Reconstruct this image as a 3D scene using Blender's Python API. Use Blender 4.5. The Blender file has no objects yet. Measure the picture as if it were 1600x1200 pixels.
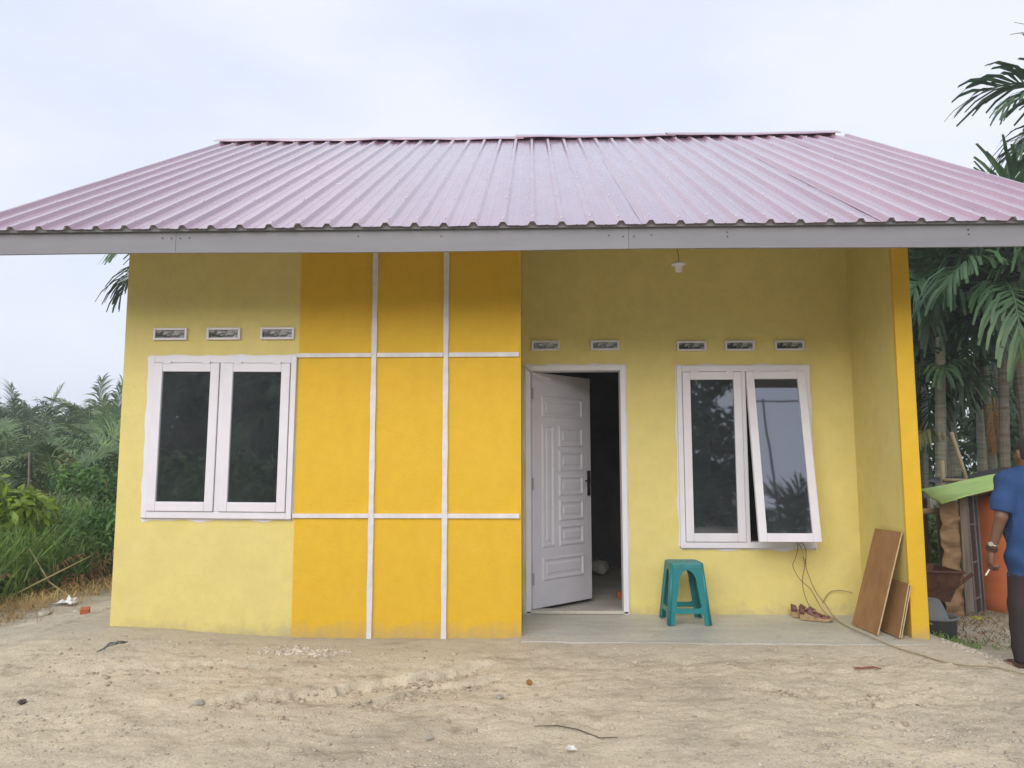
import bpy, bmesh, math, random
import numpy as np
from mathutils import Vector, Matrix, Euler

# ------------------------------------------------------------------ camera, sky, sun, exposure
R = math.radians
S = bpy.context.scene
COL = S.collection
random.seed(7)
RNG = np.random.default_rng(7)

cam_d = bpy.data.cameras.new('camera')
cam = bpy.data.objects.new('camera', cam_d)
COL.objects.link(cam)
cam.location = (0, 0, 1.23)
cam_d.sensor_width = 36
cam_d.lens = 27
cam_d.clip_end = 2000
# pitch 6.14 deg up, yaw 1.57 deg to the left, tiny roll
cam.rotation_mode = 'XYZ'
cam.rotation_euler = (Matrix.Rotation(R(1.566), 3, 'Z') @ Matrix.Rotation(R(90 + 6.139), 3, 'X')
                      @ Matrix.Rotation(R(-0.075), 3, 'Z')).to_euler()
S.camera = cam

SUN_EL, SUN_AZ = 26.0, 18.0      # elevation; azimuth: degrees to the left of straight behind the viewer
world = bpy.data.worlds.new('World')
S.world = world
world.use_nodes = True
wt = world.node_tree
wt.nodes.clear()
wo = wt.nodes.new('ShaderNodeOutputWorld')
bg = wt.nodes.new('ShaderNodeBackground')
bg.inputs['Strength'].default_value = 0.1
sky = wt.nodes.new('ShaderNodeTexSky')
sky.sky_type = 'NISHITA'
sky.sun_disc = False
sky.sun_elevation = R(SUN_EL)
sky.sun_rotation = R(180 + SUN_AZ)
sky.dust_density = 2.0
tc = wt.nodes.new('ShaderNodeTexCoord')
mp = wt.nodes.new('ShaderNodeMapping')
mp.inputs['Scale'].default_value = (1.0, 1.0, 2.2)
nz = wt.nodes.new('ShaderNodeTexNoise')
nz.inputs['Scale'].default_value = 1.6
nz.inputs['Detail'].default_value = 5
nz.inputs['Roughness'].default_value = 0.5
cr = wt.nodes.new('ShaderNodeValToRGB')
cr.color_ramp.elements[0].position = 0.40
cr.color_ramp.elements[0].color = (3.3, 3.7, 4.4, 1)
cr.color_ramp.elements[1].position = 0.62
cr.color_ramp.elements[1].color = (4.2, 4.3, 4.75, 1)
mx = wt.nodes.new('ShaderNodeMix')
mx.data_type = 'RGBA'
mx.inputs[0].default_value = 0.9         # thin overcast veil over the clear sky
wl = wt.links.new
wl(tc.outputs['Generated'], mp.inputs['Vector'])
wl(mp.outputs['Vector'], nz.inputs['Vector'])
wl(nz.outputs['Fac'], cr.inputs['Fac'])
wl(sky.outputs['Color'], mx.inputs[6])
wl(cr.outputs['Color'], mx.inputs[7])
wl(mx.outputs[2], bg.inputs['Color'])
wl(bg.outputs['Background'], wo.inputs['Surface'])

sun_d = bpy.data.lights.new('sun', 'SUN')
sun_d.energy = 1.35
sun_d.angle = R(56)
sun_d.color = (1.0, 0.96, 0.90)
sun = bpy.data.objects.new('sun', sun_d)
COL.objects.link(sun)
_d = Vector((-math.sin(R(SUN_AZ)) * math.cos(R(SUN_EL)), -math.cos(R(SUN_AZ)) * math.cos(R(SUN_EL)), math.sin(R(SUN_EL))))
sun.rotation_euler = _d.to_track_quat('Z', 'Y').to_euler()
sun.location = (-4, -8, 12)

S.view_settings.view_transform = 'Standard'
S.view_settings.look = 'None'
S.view_settings.exposure = 1.2
S.view_settings.gamma = 1.0
S.view_settings.use_curve_mapping = False
S.cycles.max_bounces = 8
S.cycles.transparent_max_bounces = 16

# ------------------------------------------------------------------ materials
def nt(name):
    m = bpy.data.materials.new(name)
    m.use_nodes = True
    t = m.node_tree
    return m, t, t.nodes['Principled BSDF']

def noise_node(t, scale, detail=4, rough=0.55, coord='Object', stretch=None):
    c = t.nodes.new('ShaderNodeTexCoord')
    n = t.nodes.new('ShaderNodeTexNoise')
    n.inputs['Scale'].default_value = scale
    n.inputs['Detail'].default_value = detail
    n.inputs['Roughness'].default_value = rough
    src = c.outputs[coord]
    if coord == 'World':
        pass
    if stretch:
        p = t.nodes.new('ShaderNodeMapping')
        p.inputs['Scale'].default_value = stretch
        t.links.new(src, p.inputs['Vector'])
        src = p.outputs['Vector']
    t.links.new(src, n.inputs['Vector'])
    return n

def ramp(t, fac, stops):
    r = t.nodes.new('ShaderNodeValToRGB')
    e = r.color_ramp.elements
    while len(e) < len(stops):
        e.new(0.5)
    for k, (p, c) in enumerate(stops):
        e[k].position = p
        e[k].color = (*c, 1)
    t.links.new(fac, r.inputs['Fac'])
    return r

def mixc(t, fac, a, b, mode='MIX'):
    m = t.nodes.new('ShaderNodeMix')
    m.data_type = 'RGBA'
    m.blend_type = mode
    for s, v in ((m.inputs[0], fac), (m.inputs[6], a), (m.inputs[7], b)):
        if isinstance(v, (int, float)):
            s.default_value = v
        elif isinstance(v, tuple):
            s.default_value = (*v, 1)
        else:
            t.links.new(v, s)
    return m.outputs[2]

def bump(t, b, height, strength, dist=0.01):
    n = t.nodes.new('ShaderNodeBump')
    n.inputs['Strength'].default_value = strength
    n.inputs['Distance'].default_value = dist
    t.links.new(height, n.inputs['Height'])
    t.links.new(n.outputs['Normal'], b.inputs['Normal'])

def M(name, c1, c2=None, scale=6, rough=0.7, bs=0.0, bscale=60, bdist=0.004, metal=0.0, spec=0.5, stretch=None, detail=4, vary=0.0):
    m, t, b = nt(name)
    if c2 is None:
        c2 = tuple(x * 0.85 for x in c1)
    n = noise_node(t, scale, detail, stretch=stretch)
    r = ramp(t, n.outputs['Fac'], [(0.3, c2), (0.7, c1)])
    out = r.outputs['Color']
    if vary:
        oi = t.nodes.new('ShaderNodeObjectInfo')
        hs = t.nodes.new('ShaderNodeHueSaturation')
        mr = t.nodes.new('ShaderNodeMapRange')
        mr.inputs[3].default_value = 1 - vary
        mr.inputs[4].default_value = 1 + vary
        t.links.new(oi.outputs['Random'], mr.inputs[0])
        t.links.new(mr.outputs[0], hs.inputs['Value'])
        t.links.new(out, hs.inputs['Color'])
        out = hs.outputs['Color']
    t.links.new(out, b.inputs['Base Color'])
    b.inputs['Roughness'].default_value = rough
    b.inputs['Metallic'].default_value = metal
    b.inputs['Specular IOR Level'].default_value = spec
    if bs:
        n2 = noise_node(t, bscale, 4, 0.6, stretch=stretch)
        bump(t, b, n2.outputs['Fac'], bs, bdist)
    return m

def wall_paint(name, c, dirty, stain=0.5):
    """plastered and rolled wall paint: trowel waves, faint blotches where the undercoat shows"""
    m, t, b = nt(name)
    big = noise_node(t, 1.3, 5, 0.6)
    mid = noise_node(t, 7, 6, 0.65)
    r1 = ramp(t, big.outputs['Fac'], [(0.35, (0, 0, 0)), (0.75, (stain, stain, stain))])
    col = mixc(t, r1.outputs['Color'], c, dirty)
    r2 = ramp(t, mid.outputs['Fac'], [(0.3, (0.93, 0.93, 0.93)), (0.7, (1.03, 1.03, 1.03))])
    col = mixc(t, 1.0, col, r2.outputs['Color'], 'MULTIPLY')
    # mud splashed on the foot of the wall
    g = t.nodes.new('ShaderNodeNewGeometry')
    sp = t.nodes.new('ShaderNodeSeparateXYZ')
    t.links.new(g.outputs['Position'], sp.inputs[0])
    sn = noise_node(t, 9, 5, 0.7)
    ma = t.nodes.new('ShaderNodeMath'); ma.operation = 'MULTIPLY_ADD'
    ma.inputs[1].default_value = 0.30
    t.links.new(sn.outputs['Fac'], ma.inputs[0])
    mb = t.nodes.new('ShaderNodeMath'); mb.operation = 'MULTIPLY'; mb.inputs[1].default_value = -1
    t.links.new(sp.outputs['Z'], mb.inputs[0])
    t.links.new(mb.outputs[0], ma.inputs[2])
    rs = ramp(t, ma.outputs[0], [(0.06, (0, 0, 0)), (0.18, (0.55, 0.55, 0.55))])
    col = mixc(t, rs.outputs['Color'], col, (0.36, 0.31, 0.22))
    t.links.new(col, b.inputs['Base Color'])
    b.inputs['Roughness'].default_value = 0.62
    b.inputs['Specular IOR Level'].default_value = 0.3
    f = noise_node(t, 45, 4, 0.6)
    w = noise_node(t, 3.0, 3, 0.5)
    ad = t.nodes.new('ShaderNodeMath'); ad.operation = 'MULTIPLY_ADD'; ad.inputs[1].default_value = 5.0
    t.links.new(w.outputs['Fac'], ad.inputs[0]); t.links.new(f.outputs['Fac'], ad.inputs[2])
    bump(t, b, ad.outputs[0], 0.55, 0.005)
    return m

def leaf_mat(name, c1, c2, c3=None, vary=0.25, trans=0.25, rough=0.45, scale=1.2, spec=0.4):
    m, t, b = nt(name)
    n = noise_node(t, scale, 3, 0.6)
    stops = [(0.3, c2), (0.6, c1)] + ([(0.78, c3)] if c3 else [])
    r = ramp(t, n.outputs['Fac'], stops)
    oi = t.nodes.new('ShaderNodeObjectInfo')
    gr = t.nodes.new('ShaderNodeNewGeometry')
    hs = t.nodes.new('ShaderNodeHueSaturation')
    ad = t.nodes.new('ShaderNodeMath'); ad.operation = 'ADD'
    mr = t.nodes.new('ShaderNodeMapRange')
    mr.inputs[2].default_value = 2
    mr.inputs[3].default_value = 1 - vary; mr.inputs[4].default_value = 1 + vary
    t.links.new(oi.outputs['Random'], ad.inputs[0])
    t.links.new(gr.outputs['Random Per Island'], ad.inputs[1])
    t.links.new(ad.outputs[0], mr.inputs[0])
    t.links.new(mr.outputs[0], hs.inputs['Value'])
    t.links.new(r.outputs['Color'], hs.inputs['Color'])
    t.links.new(hs.outputs['Color'], b.inputs['Base Color'])
    b.inputs['Roughness'].default_value = rough
    b.inputs['Specular IOR Level'].default_value = spec
    if trans:
        tr = t.nodes.new('ShaderNodeBsdfTranslucent')
        t.links.new(hs.outputs['Color'], tr.inputs['Color'])
        ms = t.nodes.new('ShaderNodeMixShader')
        ms.inputs[0].default_value = trans
        o = t.nodes['Material Output']
        t.links.new(b.outputs[0], ms.inputs[1]); t.links.new(tr.outputs[0], ms.inputs[2])
        t.links.new(ms.outputs[0], o.inputs['Surface'])
    return m

MT = {}
MT['yellow'] = wall_paint('pale_yellow_wall_paint', (0.725, 0.61, 0.21), (0.685, 0.58, 0.24), 0.6)
MT['gold'] = wall_paint('golden_wall_paint', (0.74, 0.455, 0.026), (0.66, 0.42, 0.035), 0.7)
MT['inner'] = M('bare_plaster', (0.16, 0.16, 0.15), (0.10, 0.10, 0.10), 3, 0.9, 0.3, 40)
MT['white'] = M('white_gloss_paint', (0.76, 0.74, 0.80), (0.70, 0.68, 0.74), 5, 0.4, 0.15, 30, 0.002)
MT['door'] = M('white_door_paint', (0.68, 0.66, 0.72), (0.62, 0.60, 0.66), 4, 0.38, 0.12, 25, 0.002)
MT['strip'] = M('white_strip_paint', (0.74, 0.73, 0.76), (0.62, 0.60, 0.60), 12, 0.6, 0.3, 50, 0.003)
MT['fascia'] = M('grey_fascia_board', (0.24, 0.235, 0.255), (0.195, 0.19, 0.21), 2.5, 0.6, 0.15, 30, 0.003, stretch=(0.4, 1, 3))
MT['black'] = M('black_metal', (0.02, 0.02, 0.022), None, 8, 0.35)
MT['steel'] = M('galvanised_steel', (0.45, 0.46, 0.48), (0.34, 0.35, 0.37), 12, 0.45, metal=0.7)
MT['dark'] = M('dark_recess', (0.03, 0.03, 0.03), None, 8, 0.9)

def roof_mat():
    m, t, b = nt('painted_maroon_roof_metal')
    n = noise_node(t, 2.0, 5, 0.6, stretch=(3, 0.35, 0.35))
    r = ramp(t, n.outputs['Fac'], [(0.3, (0.30, 0.165, 0.225)), (0.7, (0.38, 0.22, 0.285))])
    oi = t.nodes.new('ShaderNodeObjectInfo')
    hs = t.nodes.new('ShaderNodeHueSaturation')
    mr = t.nodes.new('ShaderNodeMapRange'); mr.inputs[3].default_value = 0.93; mr.inputs[4].default_value = 1.07
    t.links.new(oi.outputs['Random'], mr.inputs[0]); t.links.new(mr.outputs[0], hs.inputs['Value'])
    t.links.new(r.outputs['Color'], hs.inputs['Color'])
    t.links.new(hs.outputs['Color'], b.inputs['Base Color'])
    n2 = noise_node(t, 5, 4, 0.6, stretch=(2, 0.4, 0.4))
    r2 = ramp(t, n2.outputs['Fac'], [(0.3, (0.20, 0.20, 0.20)), (0.7, (0.32, 0.32, 0.32))])
    t.links.new(r2.outputs['Color'], b.inputs['Roughness'])
    b.inputs['Specular IOR Level'].default_value = 0.9
    b.inputs['Coat Weight'].default_value = 1.0
    b.inputs['Coat Roughness'].default_value = 0.18
    n3 = noise_node(t, 4, 3, 0.5, stretch=(2.5, 0.6, 0.6))
    bump(t, b, n3.outputs['Fac'], 0.12, 0.006)
    return m
MT['roof'] = roof_mat()

def glass_mat():
    m, t, b = nt('reflective_window_glass')
    t.nodes.remove(b)
    o = t.nodes['Material Output']
    tr = t.nodes.new('ShaderNodeBsdfTransparent'); tr.inputs['Color'].default_value = (0.40, 0.44, 0.47, 1)
    gl = t.nodes.new('ShaderNodeBsdfGlossy'); gl.inputs['Roughness'].default_value = 0.025
    gl.inputs['Color'].default_value = (0.86, 0.90, 1.0, 1)
    fr = t.nodes.new('ShaderNodeLayerWeight'); fr.inputs['Blend'].default_value = 0.25
    mr = t.nodes.new('ShaderNodeMapRange'); mr.inputs[3].default_value = 0.20; mr.inputs[4].default_value = 0.9
    n = noise_node(t, 1.2, 2, 0.5)
    bp = t.nodes.new('ShaderNodeBump'); bp.inputs['Strength'].default_value = 0.05; bp.inputs['Distance'].default_value = 0.02
    t.links.new(n.outputs['Fac'], bp.inputs['Height']); t.links.new(bp.outputs['Normal'], gl.inputs['Normal'])
    ms = t.nodes.new('ShaderNodeMixShader')
    t.links.new(fr.outputs['Fresnel'], mr.inputs[0]); t.links.new(mr.outputs[0], ms.inputs[0])
    t.links.new(tr.outputs[0], ms.inputs[1]); t.links.new(gl.outputs[0], ms.inputs[2])
    # thin dust film, added to lift the dark tone of the panes
    df = t.nodes.new('ShaderNodeBsdfDiffuse'); df.inputs['Color'].default_value = (0.42, 0.44, 0.48, 1)
    dn = noise_node(t, 3.0, 5, 0.6); dr = ramp(t, dn.outputs['Fac'], [(0.3, (0.03, 0.03, 0.03)), (0.75, (0.085, 0.085, 0.085))])
    m2 = t.nodes.new('ShaderNodeMixShader')
    t.links.new(dr.outputs['Color'], m2.inputs[0]); t.links.new(ms.outputs[0], m2.inputs[1]); t.links.new(df.outputs[0], m2.inputs[2])
    t.links.new(m2.outputs[0], o.inputs['Surface'])
    return m
MT['glass'] = glass_mat()

def vent_mat():
    m, t, b = nt('vent_glass_painted_reflection')
    n = noise_node(t, 16, 3, 0.6, stretch=(0.6, 1, 1.4))
    r = ramp(t, n.outputs['Fac'], [(0.46, (0.03, 0.035, 0.03)), (0.56, (0.34, 0.35, 0.35))])  # what the vent glass mirrors, painted in as pale blotches on dark
    t.links.new(r.outputs['Color'], b.inputs['Base Color'])
    b.inputs['Roughness'].default_value = 0.15
    bump(t, b, n.outputs['Fac'], 0.5, 0.01)
    return m
MT['vent'] = vent_mat()

def ground_mat():
    m, t, b = nt('packed_sandy_soil')
    big = noise_node(t, 0.8, 6, 0.62)
    r = ramp(t, big.outputs['Fac'], [(0.30, (0.45, 0.38, 0.285)), (0.44, (0.62, 0.53, 0.395)), (0.62, (0.70, 0.595, 0.435)), (0.76, (0.70, 0.545, 0.36))])
    md = noise_node(t, 5.5, 8, 0.72, stretch=(0.7, 1.3, 1))
    r2 = ramp(t, md.outputs['Fac'], [(0.30, (0.64, 0.62, 0.60)), (0.46, (1, 1, 1)), (0.72, (1.14, 1.14, 1.14))])
    col = mixc(t, 1.0, r.outputs['Color'], r2.outputs['Color'], 'MULTIPLY')
    fine = noise_node(t, 70, 6, 0.75)
    r3 = ramp(t, fine.outputs['Fac'], [(0.32, (0.74, 0.73, 0.72)), (0.46, (1, 1, 1)), (0.70, (1.16, 1.15, 1.13))])
    col = mixc(t, 1.0, col, r3.outputs['Color'], 'MULTIPLY')
    # grit: single pale and dark grains
    for sc_, lo_, a_, b_ in ((55, 0.20, 0.55, 1.35), (120, 0.24, 0.6, 1.3)):
        tcv = t.nodes.new('ShaderNodeTexCoord'); vo = t.nodes.new('ShaderNodeTexVoronoi'); vo.inputs['Scale'].default_value = sc_
        t.links.new(tcv.outputs['Object'], vo.inputs['Vector'])
        sr = ramp(t, vo.outputs['Distance'], [(lo_, (1, 1, 1)), (lo_ + 0.10, (0, 0, 0))])
        sx_ = t.nodes.new('ShaderNodeSeparateXYZ'); t.links.new(vo.outputs['Color'], sx_.inputs[0])
        gate = ramp(t, sx_.outputs['Y'], [(0.55, (0, 0, 0)), (0.62, (0.85, 0.85, 0.85))])
        fac = mixc(t, 1.0, sr.outputs['Color'], gate.outputs['Color'], 'MULTIPLY')
        tone = ramp(t, sx_.outputs['X'], [(0.0, (a_, a_ * 0.97, a_ * 0.94)), (1.0, (b_, b_, b_))])
        gcol = mixc(t, 1.0, col, tone.outputs['Color'], 'MULTIPLY')
        col = mixc(t, fac, col, gcol)
    # cement spilled along the foot of the house, darker humus out by the plants
    g = t.nodes.new('ShaderNodeNewGeometry')
    sp = t.nodes.new('ShaderNodeSeparateXYZ'); t.links.new(g.outputs['Position'], sp.inputs[0])
    wob = noise_node(t, 1.6, 5, 0.65)
    ma = t.nodes.new('ShaderNodeMath'); ma.operation = 'MULTIPLY_ADD'; ma.inputs[1].default_value = 1.1
    t.links.new(wob.outputs['Fac'], ma.inputs[0]); t.links.new(sp.outputs['Y'], ma.inputs[2])
    rc = ramp(t, ma.outputs[0], [(0, (0, 0, 0)), (1, (1, 1, 1))])
    mrc = t.nodes.new('ShaderNodeMapRange'); mrc.inputs[1].default_value = 5.7; mrc.inputs[2].default_value = 6.3
    mrc.inputs[4].default_value = 0.55
    t.links.new(ma.outputs[0], mrc.inputs[0])
    col = mixc(t, mrc.outputs[0], col, (0.43, 0.39, 0.33))
    ab = t.nodes.new('ShaderNodeMath'); ab.operation = 'ABSOLUTE'; t.links.new(sp.outputs['X'], ab.inputs[0])
    mx2 = t.nodes.new('ShaderNodeMath'); mx2.operation = 'MAXIMUM'
    yy = t.nodes.new('ShaderNodeMath'); yy.operation = 'MULTIPLY_ADD'; yy.inputs[1].default_value = 0.62; yy.inputs[2].default_value = 0
    t.links.new(sp.outputs['Y'], yy.inputs[0])
    t.links.new(ab.outputs[0], mx2.inputs[0]); t.links.new(yy.outputs[0], mx2.inputs[1])
    ad = t.nodes.new('ShaderNodeMath'); ad.operation = 'MULTIPLY_ADD'; ad.inputs[1].default_value = 1.6
    t.links.new(wob.outputs['Fac'], ad.inputs[0]); t.links.new(mx2.outputs[0], ad.inputs[2])
    mrf = t.nodes.new('ShaderNodeMapRange'); mrf.inputs[1].default_value = 5.2; mrf.inputs[2].default_value = 6.6
    t.links.new(ad.outputs[0], mrf.inputs[0])
    dn = noise_node(t, 6, 6, 0.7)
    rd = ramp(t, dn.outputs['Fac'], [(0.35, (0.10, 0.085, 0.05)), (0.65, (0.30, 0.24, 0.14))])
    col = mixc(t, mrf.outputs[0], col, rd.outputs['Color'])
    t.links.new(col, b.inputs['Base Color'])
    b.inputs['Roughness'].default_value = 0.95
    b.inputs['Specular IOR Level'].default_value = 0.15
    md2 = t.nodes.new('ShaderNodeMath'); md2.operation = 'MULTIPLY_ADD'; md2.inputs[1].default_value = 3.0
    t.links.new(md.outputs['Fac'], md2.inputs[0]); t.links.new(fine.outputs['Fac'], md2.inputs[2])
    bump(t, b, md2.outputs[0], 0.8, 0.014)
    return m
MT['ground'] = ground_mat()

def concrete_mat():
    m, t, b = nt('smoothed_cement_floor')
    n = noise_node(t, 2.2, 6, 0.65, stretch=(0.6, 1.6, 1))
    r = ramp(t, n.outputs['Fac'], [(0.3, (0.38, 0.37, 0.335)), (0.55, (0.52, 0.50, 0.44)), (0.75, (0.62, 0.57, 0.47))])
    n2 = noise_node(t, 30, 4, 0.6)
    r2 = ramp(t, n2.outputs['Fac'], [(0.3, (0.88, 0.88, 0.88)), (0.7, (1.06, 1.06, 1.06))])
    col = mixc(t, 1.0, r.outputs['Color'], r2.outputs['Color'], 'MULTIPLY')
    t.links.new(col, b.inputs['Base Color'])
    b.inputs['Roughness'].default_value = 0.55
    bump(t, b, n.outputs['Fac'], 0.3, 0.01)
    return m
MT['concrete'] = concrete_mat()

def ply_mat():
    m, t, b = nt('plywood')
    n = noise_node(t, 4.0, 6, 0.65, stretch=(1, 1.6, 0.9))
    r = ramp(t, n.outputs['Fac'], [(0.25, (0.27, 0.135, 0.055)), (0.5, (0.36, 0.19, 0.08)), (0.75, (0.43, 0.25, 0.115))])
    w = noise_node(t, 22, 5, 0.65, stretch=(1, 2.5, 0.6))
    r2 = ramp(t, w.outputs['Fac'], [(0.3, (0.84, 0.82, 0.8)), (0.7, (1.05, 1.05, 1.05))])
    col = mixc(t, 1.0, r.outputs['Color'], r2.outputs['Color'], 'MULTIPLY')
    t.links.new(col, b.inputs['Base Color'])
    b.inputs['Roughness'].default_value = 0.6
    return m
MT['ply'] = ply_mat()
MT['ply_edge'] = M('plywood_edge', (0.62, 0.48, 0.30), (0.45, 0.32, 0.18), 30, 0.8)
MT['teal'] = M('teal_plastic', (0.012, 0.20, 0.215), (0.010, 0.175, 0.19), 5, 0.42)
MT['teal_top'] = M('worn_teal_plastic', (0.05, 0.24, 0.25), (0.03, 0.19, 0.20), 14, 0.5)
MT['bark'] = M('grey_palm_bark', (0.20, 0.175, 0.135), (0.085, 0.075, 0.055), 3, 0.9, 0.6, 14, 0.02, stretch=(1, 1, 7))
MT['bark_pale'] = M('pale_ringed_bark', (0.30, 0.29, 0.22), (0.15, 0.15, 0.11), 3, 0.85, 0.5, 10, 0.02, stretch=(0.6, 0.6, 9))
MT['bark_dark'] = M('dark_rough_bark', (0.075, 0.06, 0.045), (0.03, 0.025, 0.02), 5, 0.95, 0.8, 18, 0.03)
MT['oil'] = leaf_mat('oil_palm_leaf', (0.145, 0.225, 0.075), (0.070, 0.135, 0.055), (0.25, 0.33, 0.10), 0.35, 0.22)
MT['areca'] = leaf_mat('areca_palm_leaf', (0.075, 0.145, 0.060), (0.034, 0.080, 0.044), (0.16, 0.21, 0.07), 0.4, 0.22)
MT['dry_frond'] = leaf_mat('dying_palm_leaf', (0.40, 0.21, 0.045), (0.24, 0.13, 0.05), (0.38, 0.29, 0.08), 0.3, 0.25, 0.7)
MT['olive_frond'] = leaf_mat('yellowing_palm_leaf', (0.21, 0.21, 0.075), (0.12, 0.14, 0.06), (0.28, 0.23, 0.09), 0.3, 0.25, 0.6)
MT['shrub'] = leaf_mat('shrub_leaf', (0.12, 0.25, 0.055), (0.055, 0.135, 0.035), (0.20, 0.32, 0.07), 0.4, 0.3)
MT['vine'] = leaf_mat('bright_vine_leaf', (0.32, 0.44, 0.045), (0.18, 0.31, 0.04), (0.46, 0.50, 0.05), 0.3, 0.35)
MT['tree'] = leaf_mat('tree_leaf', (0.06, 0.13, 0.04), (0.025, 0.065, 0.028), (0.11, 0.18, 0.05), 0.4, 0.3)
MT['grass'] = leaf_mat('tall_grass_blade', (0.21, 0.33, 0.075), (0.11, 0.205, 0.055), (0.34, 0.40, 0.14), 0.45, 0.3)
MT['dry_grass'] = leaf_mat('dry_grass_blade', (0.60, 0.45, 0.20), (0.40, 0.27, 0.12), (0.66, 0.56, 0.27), 0.35, 0.2, 0.8)
MT['dead_fern'] = leaf_mat('dead_fern', (0.24, 0.13, 0.06), (0.13, 0.07, 0.035), (0.32, 0.20, 0.09), 0.3, 0.2, 0.9)
MT['stem'] = M('pale_stem', (0.40, 0.35, 0.17), (0.28, 0.24, 0.12), 8, 0.8)
MT['stone'] = M('grey_beige_pebble', (0.50, 0.45, 0.37), (0.30, 0.27, 0.23), 20, 0.9, 0.3, 60)

# ------------------------------------------------------------------ geometry helpers
WL = {}
def link(o, parent=None, wloc=None):
    COL.objects.link(o)
    if parent is not None:
        o.parent = parent
    return o

def empty(name, loc, rz=0.0):
    o = bpy.data.objects.new(name, None)
    o.empty_display_size = 0.1
    o.location = loc
    o.rotation_euler = (0, 0, rz)
    WL[o.name] = Vector(loc)
    return link(o)

def tag(o, label, cat, group=None, kind=None):
    o['label'] = label
    o['category'] = cat
    if group: o['group'] = group
    if kind: o['kind'] = kind
    return o

class G:
    """collects vertices and faces for one mesh"""
    def __init__(s):
        s.v = []; s.f = []; s.m = []
    def add(s, v, f, mi=0):
        k = len(s.v)
        s.v.extend([tuple(p) for p in v])
        for q in f:
            s.f.append(tuple(i + k for i in q)); s.m.append(mi)
        return s
    def box(s, x0, x1, y0, y1, z0, z1, mi=0):
        v = [(x0, y0, z0), (x1, y0, z0), (x1, y1, z0), (x0, y1, z0), (x0, y0, z1), (x1, y0, z1), (x1, y1, z1), (x0, y1, z1)]
        f = [(0, 3, 2, 1), (4, 5, 6, 7), (0, 1, 5, 4), (1, 2, 6, 5), (2, 3, 7, 6), (3, 0, 4, 7)]
        return s.add(v, f, mi)
    def tube(s, pts, rad, n=8, mi=0, cap=True):
        pts = [Vector(p) for p in pts]
        if not hasattr(rad, '__len__'): rad = [rad] * len(pts)
        up = Vector((0, 0, 1))
        v = []; f = []
        ref = None
        for i, p in enumerate(pts):
            d = (pts[min(i + 1, len(pts) - 1)] - pts[max(i - 1, 0)])
            d.normalize()
            if ref is None:
                a = d.cross(up)
                if a.length < 0.05: a = d.cross(Vector((1, 0, 0)))
                a.normalize()
            else:
                a = ref - d * ref.dot(d)
                if a.length < 1e-6: a = d.orthogonal()
                a.normalize()
            ref = a
            b = d.cross(a)
            for k in range(n):
                t = 2 * math.pi * k / n
                v.append(p + (a * math.cos(t) + b * math.sin(t)) * rad[i])
        for i in range(len(pts) - 1):
            for k in range(n):
                k2 = (k + 1) % n
                f.append((i * n + k, i * n + k2, (i + 1) * n + k2, (i + 1) * n + k))
        if cap:
            f.append(tuple(range(n - 1, -1, -1)))
            f.append(tuple((len(pts) - 1) * n + k for k in range(n)))
        return s.add(v, f, mi)
    def lathe(s, prof, c=(0, 0, 0), n=24, mi=0):
        v = []; f = []
        for r, z in prof:
            for k in range(n):
                t = 2 * math.pi * k / n
                v.append((c[0] + r * math.cos(t), c[1] + r * math.sin(t), c[2] + z))
        for i in range(len(prof) - 1):
            for k in range(n):
                k2 = (k + 1) % n
                f.append((i * n + k, i * n + k2, (i + 1) * n + k2, (i + 1) * n + k))
        return s.add(v, f, mi)
    def xf(s, mat):
        s.v = [tuple(mat @ Vector(p)) for p in s.v]
        return s
    def mesh(s, name, mats, smooth=False):
        me = bpy.data.meshes.new(name)
        me.from_pydata(s.v, [], s.f)
        for m in (mats if isinstance(mats, (list, tuple)) else [mats]):
            me.materials.append(m)
        if any(s.m): me.polygons.foreach_set('material_index', s.m)
        if smooth: me.polygons.foreach_set('use_smooth', [True] * len(me.polygons))
        me.update()
        return me
    def obj(s, name, mats, parent=None, smooth=False, local=False, bevel=0, origin=None):
        """vertices are world coordinates (or the parent's own when local); the origin goes to the bbox base centre"""
        P = np.array(s.v)
        lo = P.min(0); hi = P.max(0)
        o = Vector(origin) if origin is not None else Vector(((lo[0] + hi[0]) / 2, (lo[1] + hi[1]) / 2, lo[2]))
        s.v = [tuple(Vector(p) - o) for p in s.v]
        me = s.mesh(name, mats, smooth)
        ob = bpy.data.objects.new(name, me)
        base = Vector((0, 0, 0))
        if parent is not None and not local: base = WL[parent.name]
        ob.location = o - base
        link(ob, parent)
        WL[ob.name] = (o if not local else o)
        if bevel:
            bv = ob.modifiers.new('bevel', 'BEVEL'); bv.width = bevel; bv.segments = 2; bv.limit_method = 'ANGLE'
        return ob

def npobj(name, v, f, mats, parent=None, smooth=False, mi=None, loc=None, kind=None):
    """numpy arrays of quads or triangles -> object, fast"""
    me = bpy.data.meshes.new(name)
    v = np.asarray(v, dtype=np.float32); f = np.asarray(f, dtype=np.int32)
    me.vertices.add(len(v)); me.vertices.foreach_set('co', v.ravel())
    k = f.shape[1]
    me.loops.add(f.size); me.loops.foreach_set('vertex_index', f.ravel())
    me.polygons.add(len(f)); me.polygons.foreach_set('loop_start', np.arange(0, f.size, k, dtype=np.int32))
    me.polygons.foreach_set('loop_total', np.full(len(f), k, dtype=np.int32))
    for m in (mats if isinstance(mats, (list, tuple)) else [mats]): me.materials.append(m)
    if mi is not None: me.polygons.foreach_set('material_index', np.asarray(mi, dtype=np.int32))
    if smooth: me.polygons.foreach_set('use_smooth', np.ones(len(f), dtype=bool))
    me.update(calc_edges=True)
    o = bpy.data.objects.new(name, me)
    if loc is not None: o.location = loc
    link(o, parent)
    WL[o.name] = Vector(o.location)
    if kind: o['kind'] = kind
    return o

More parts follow.
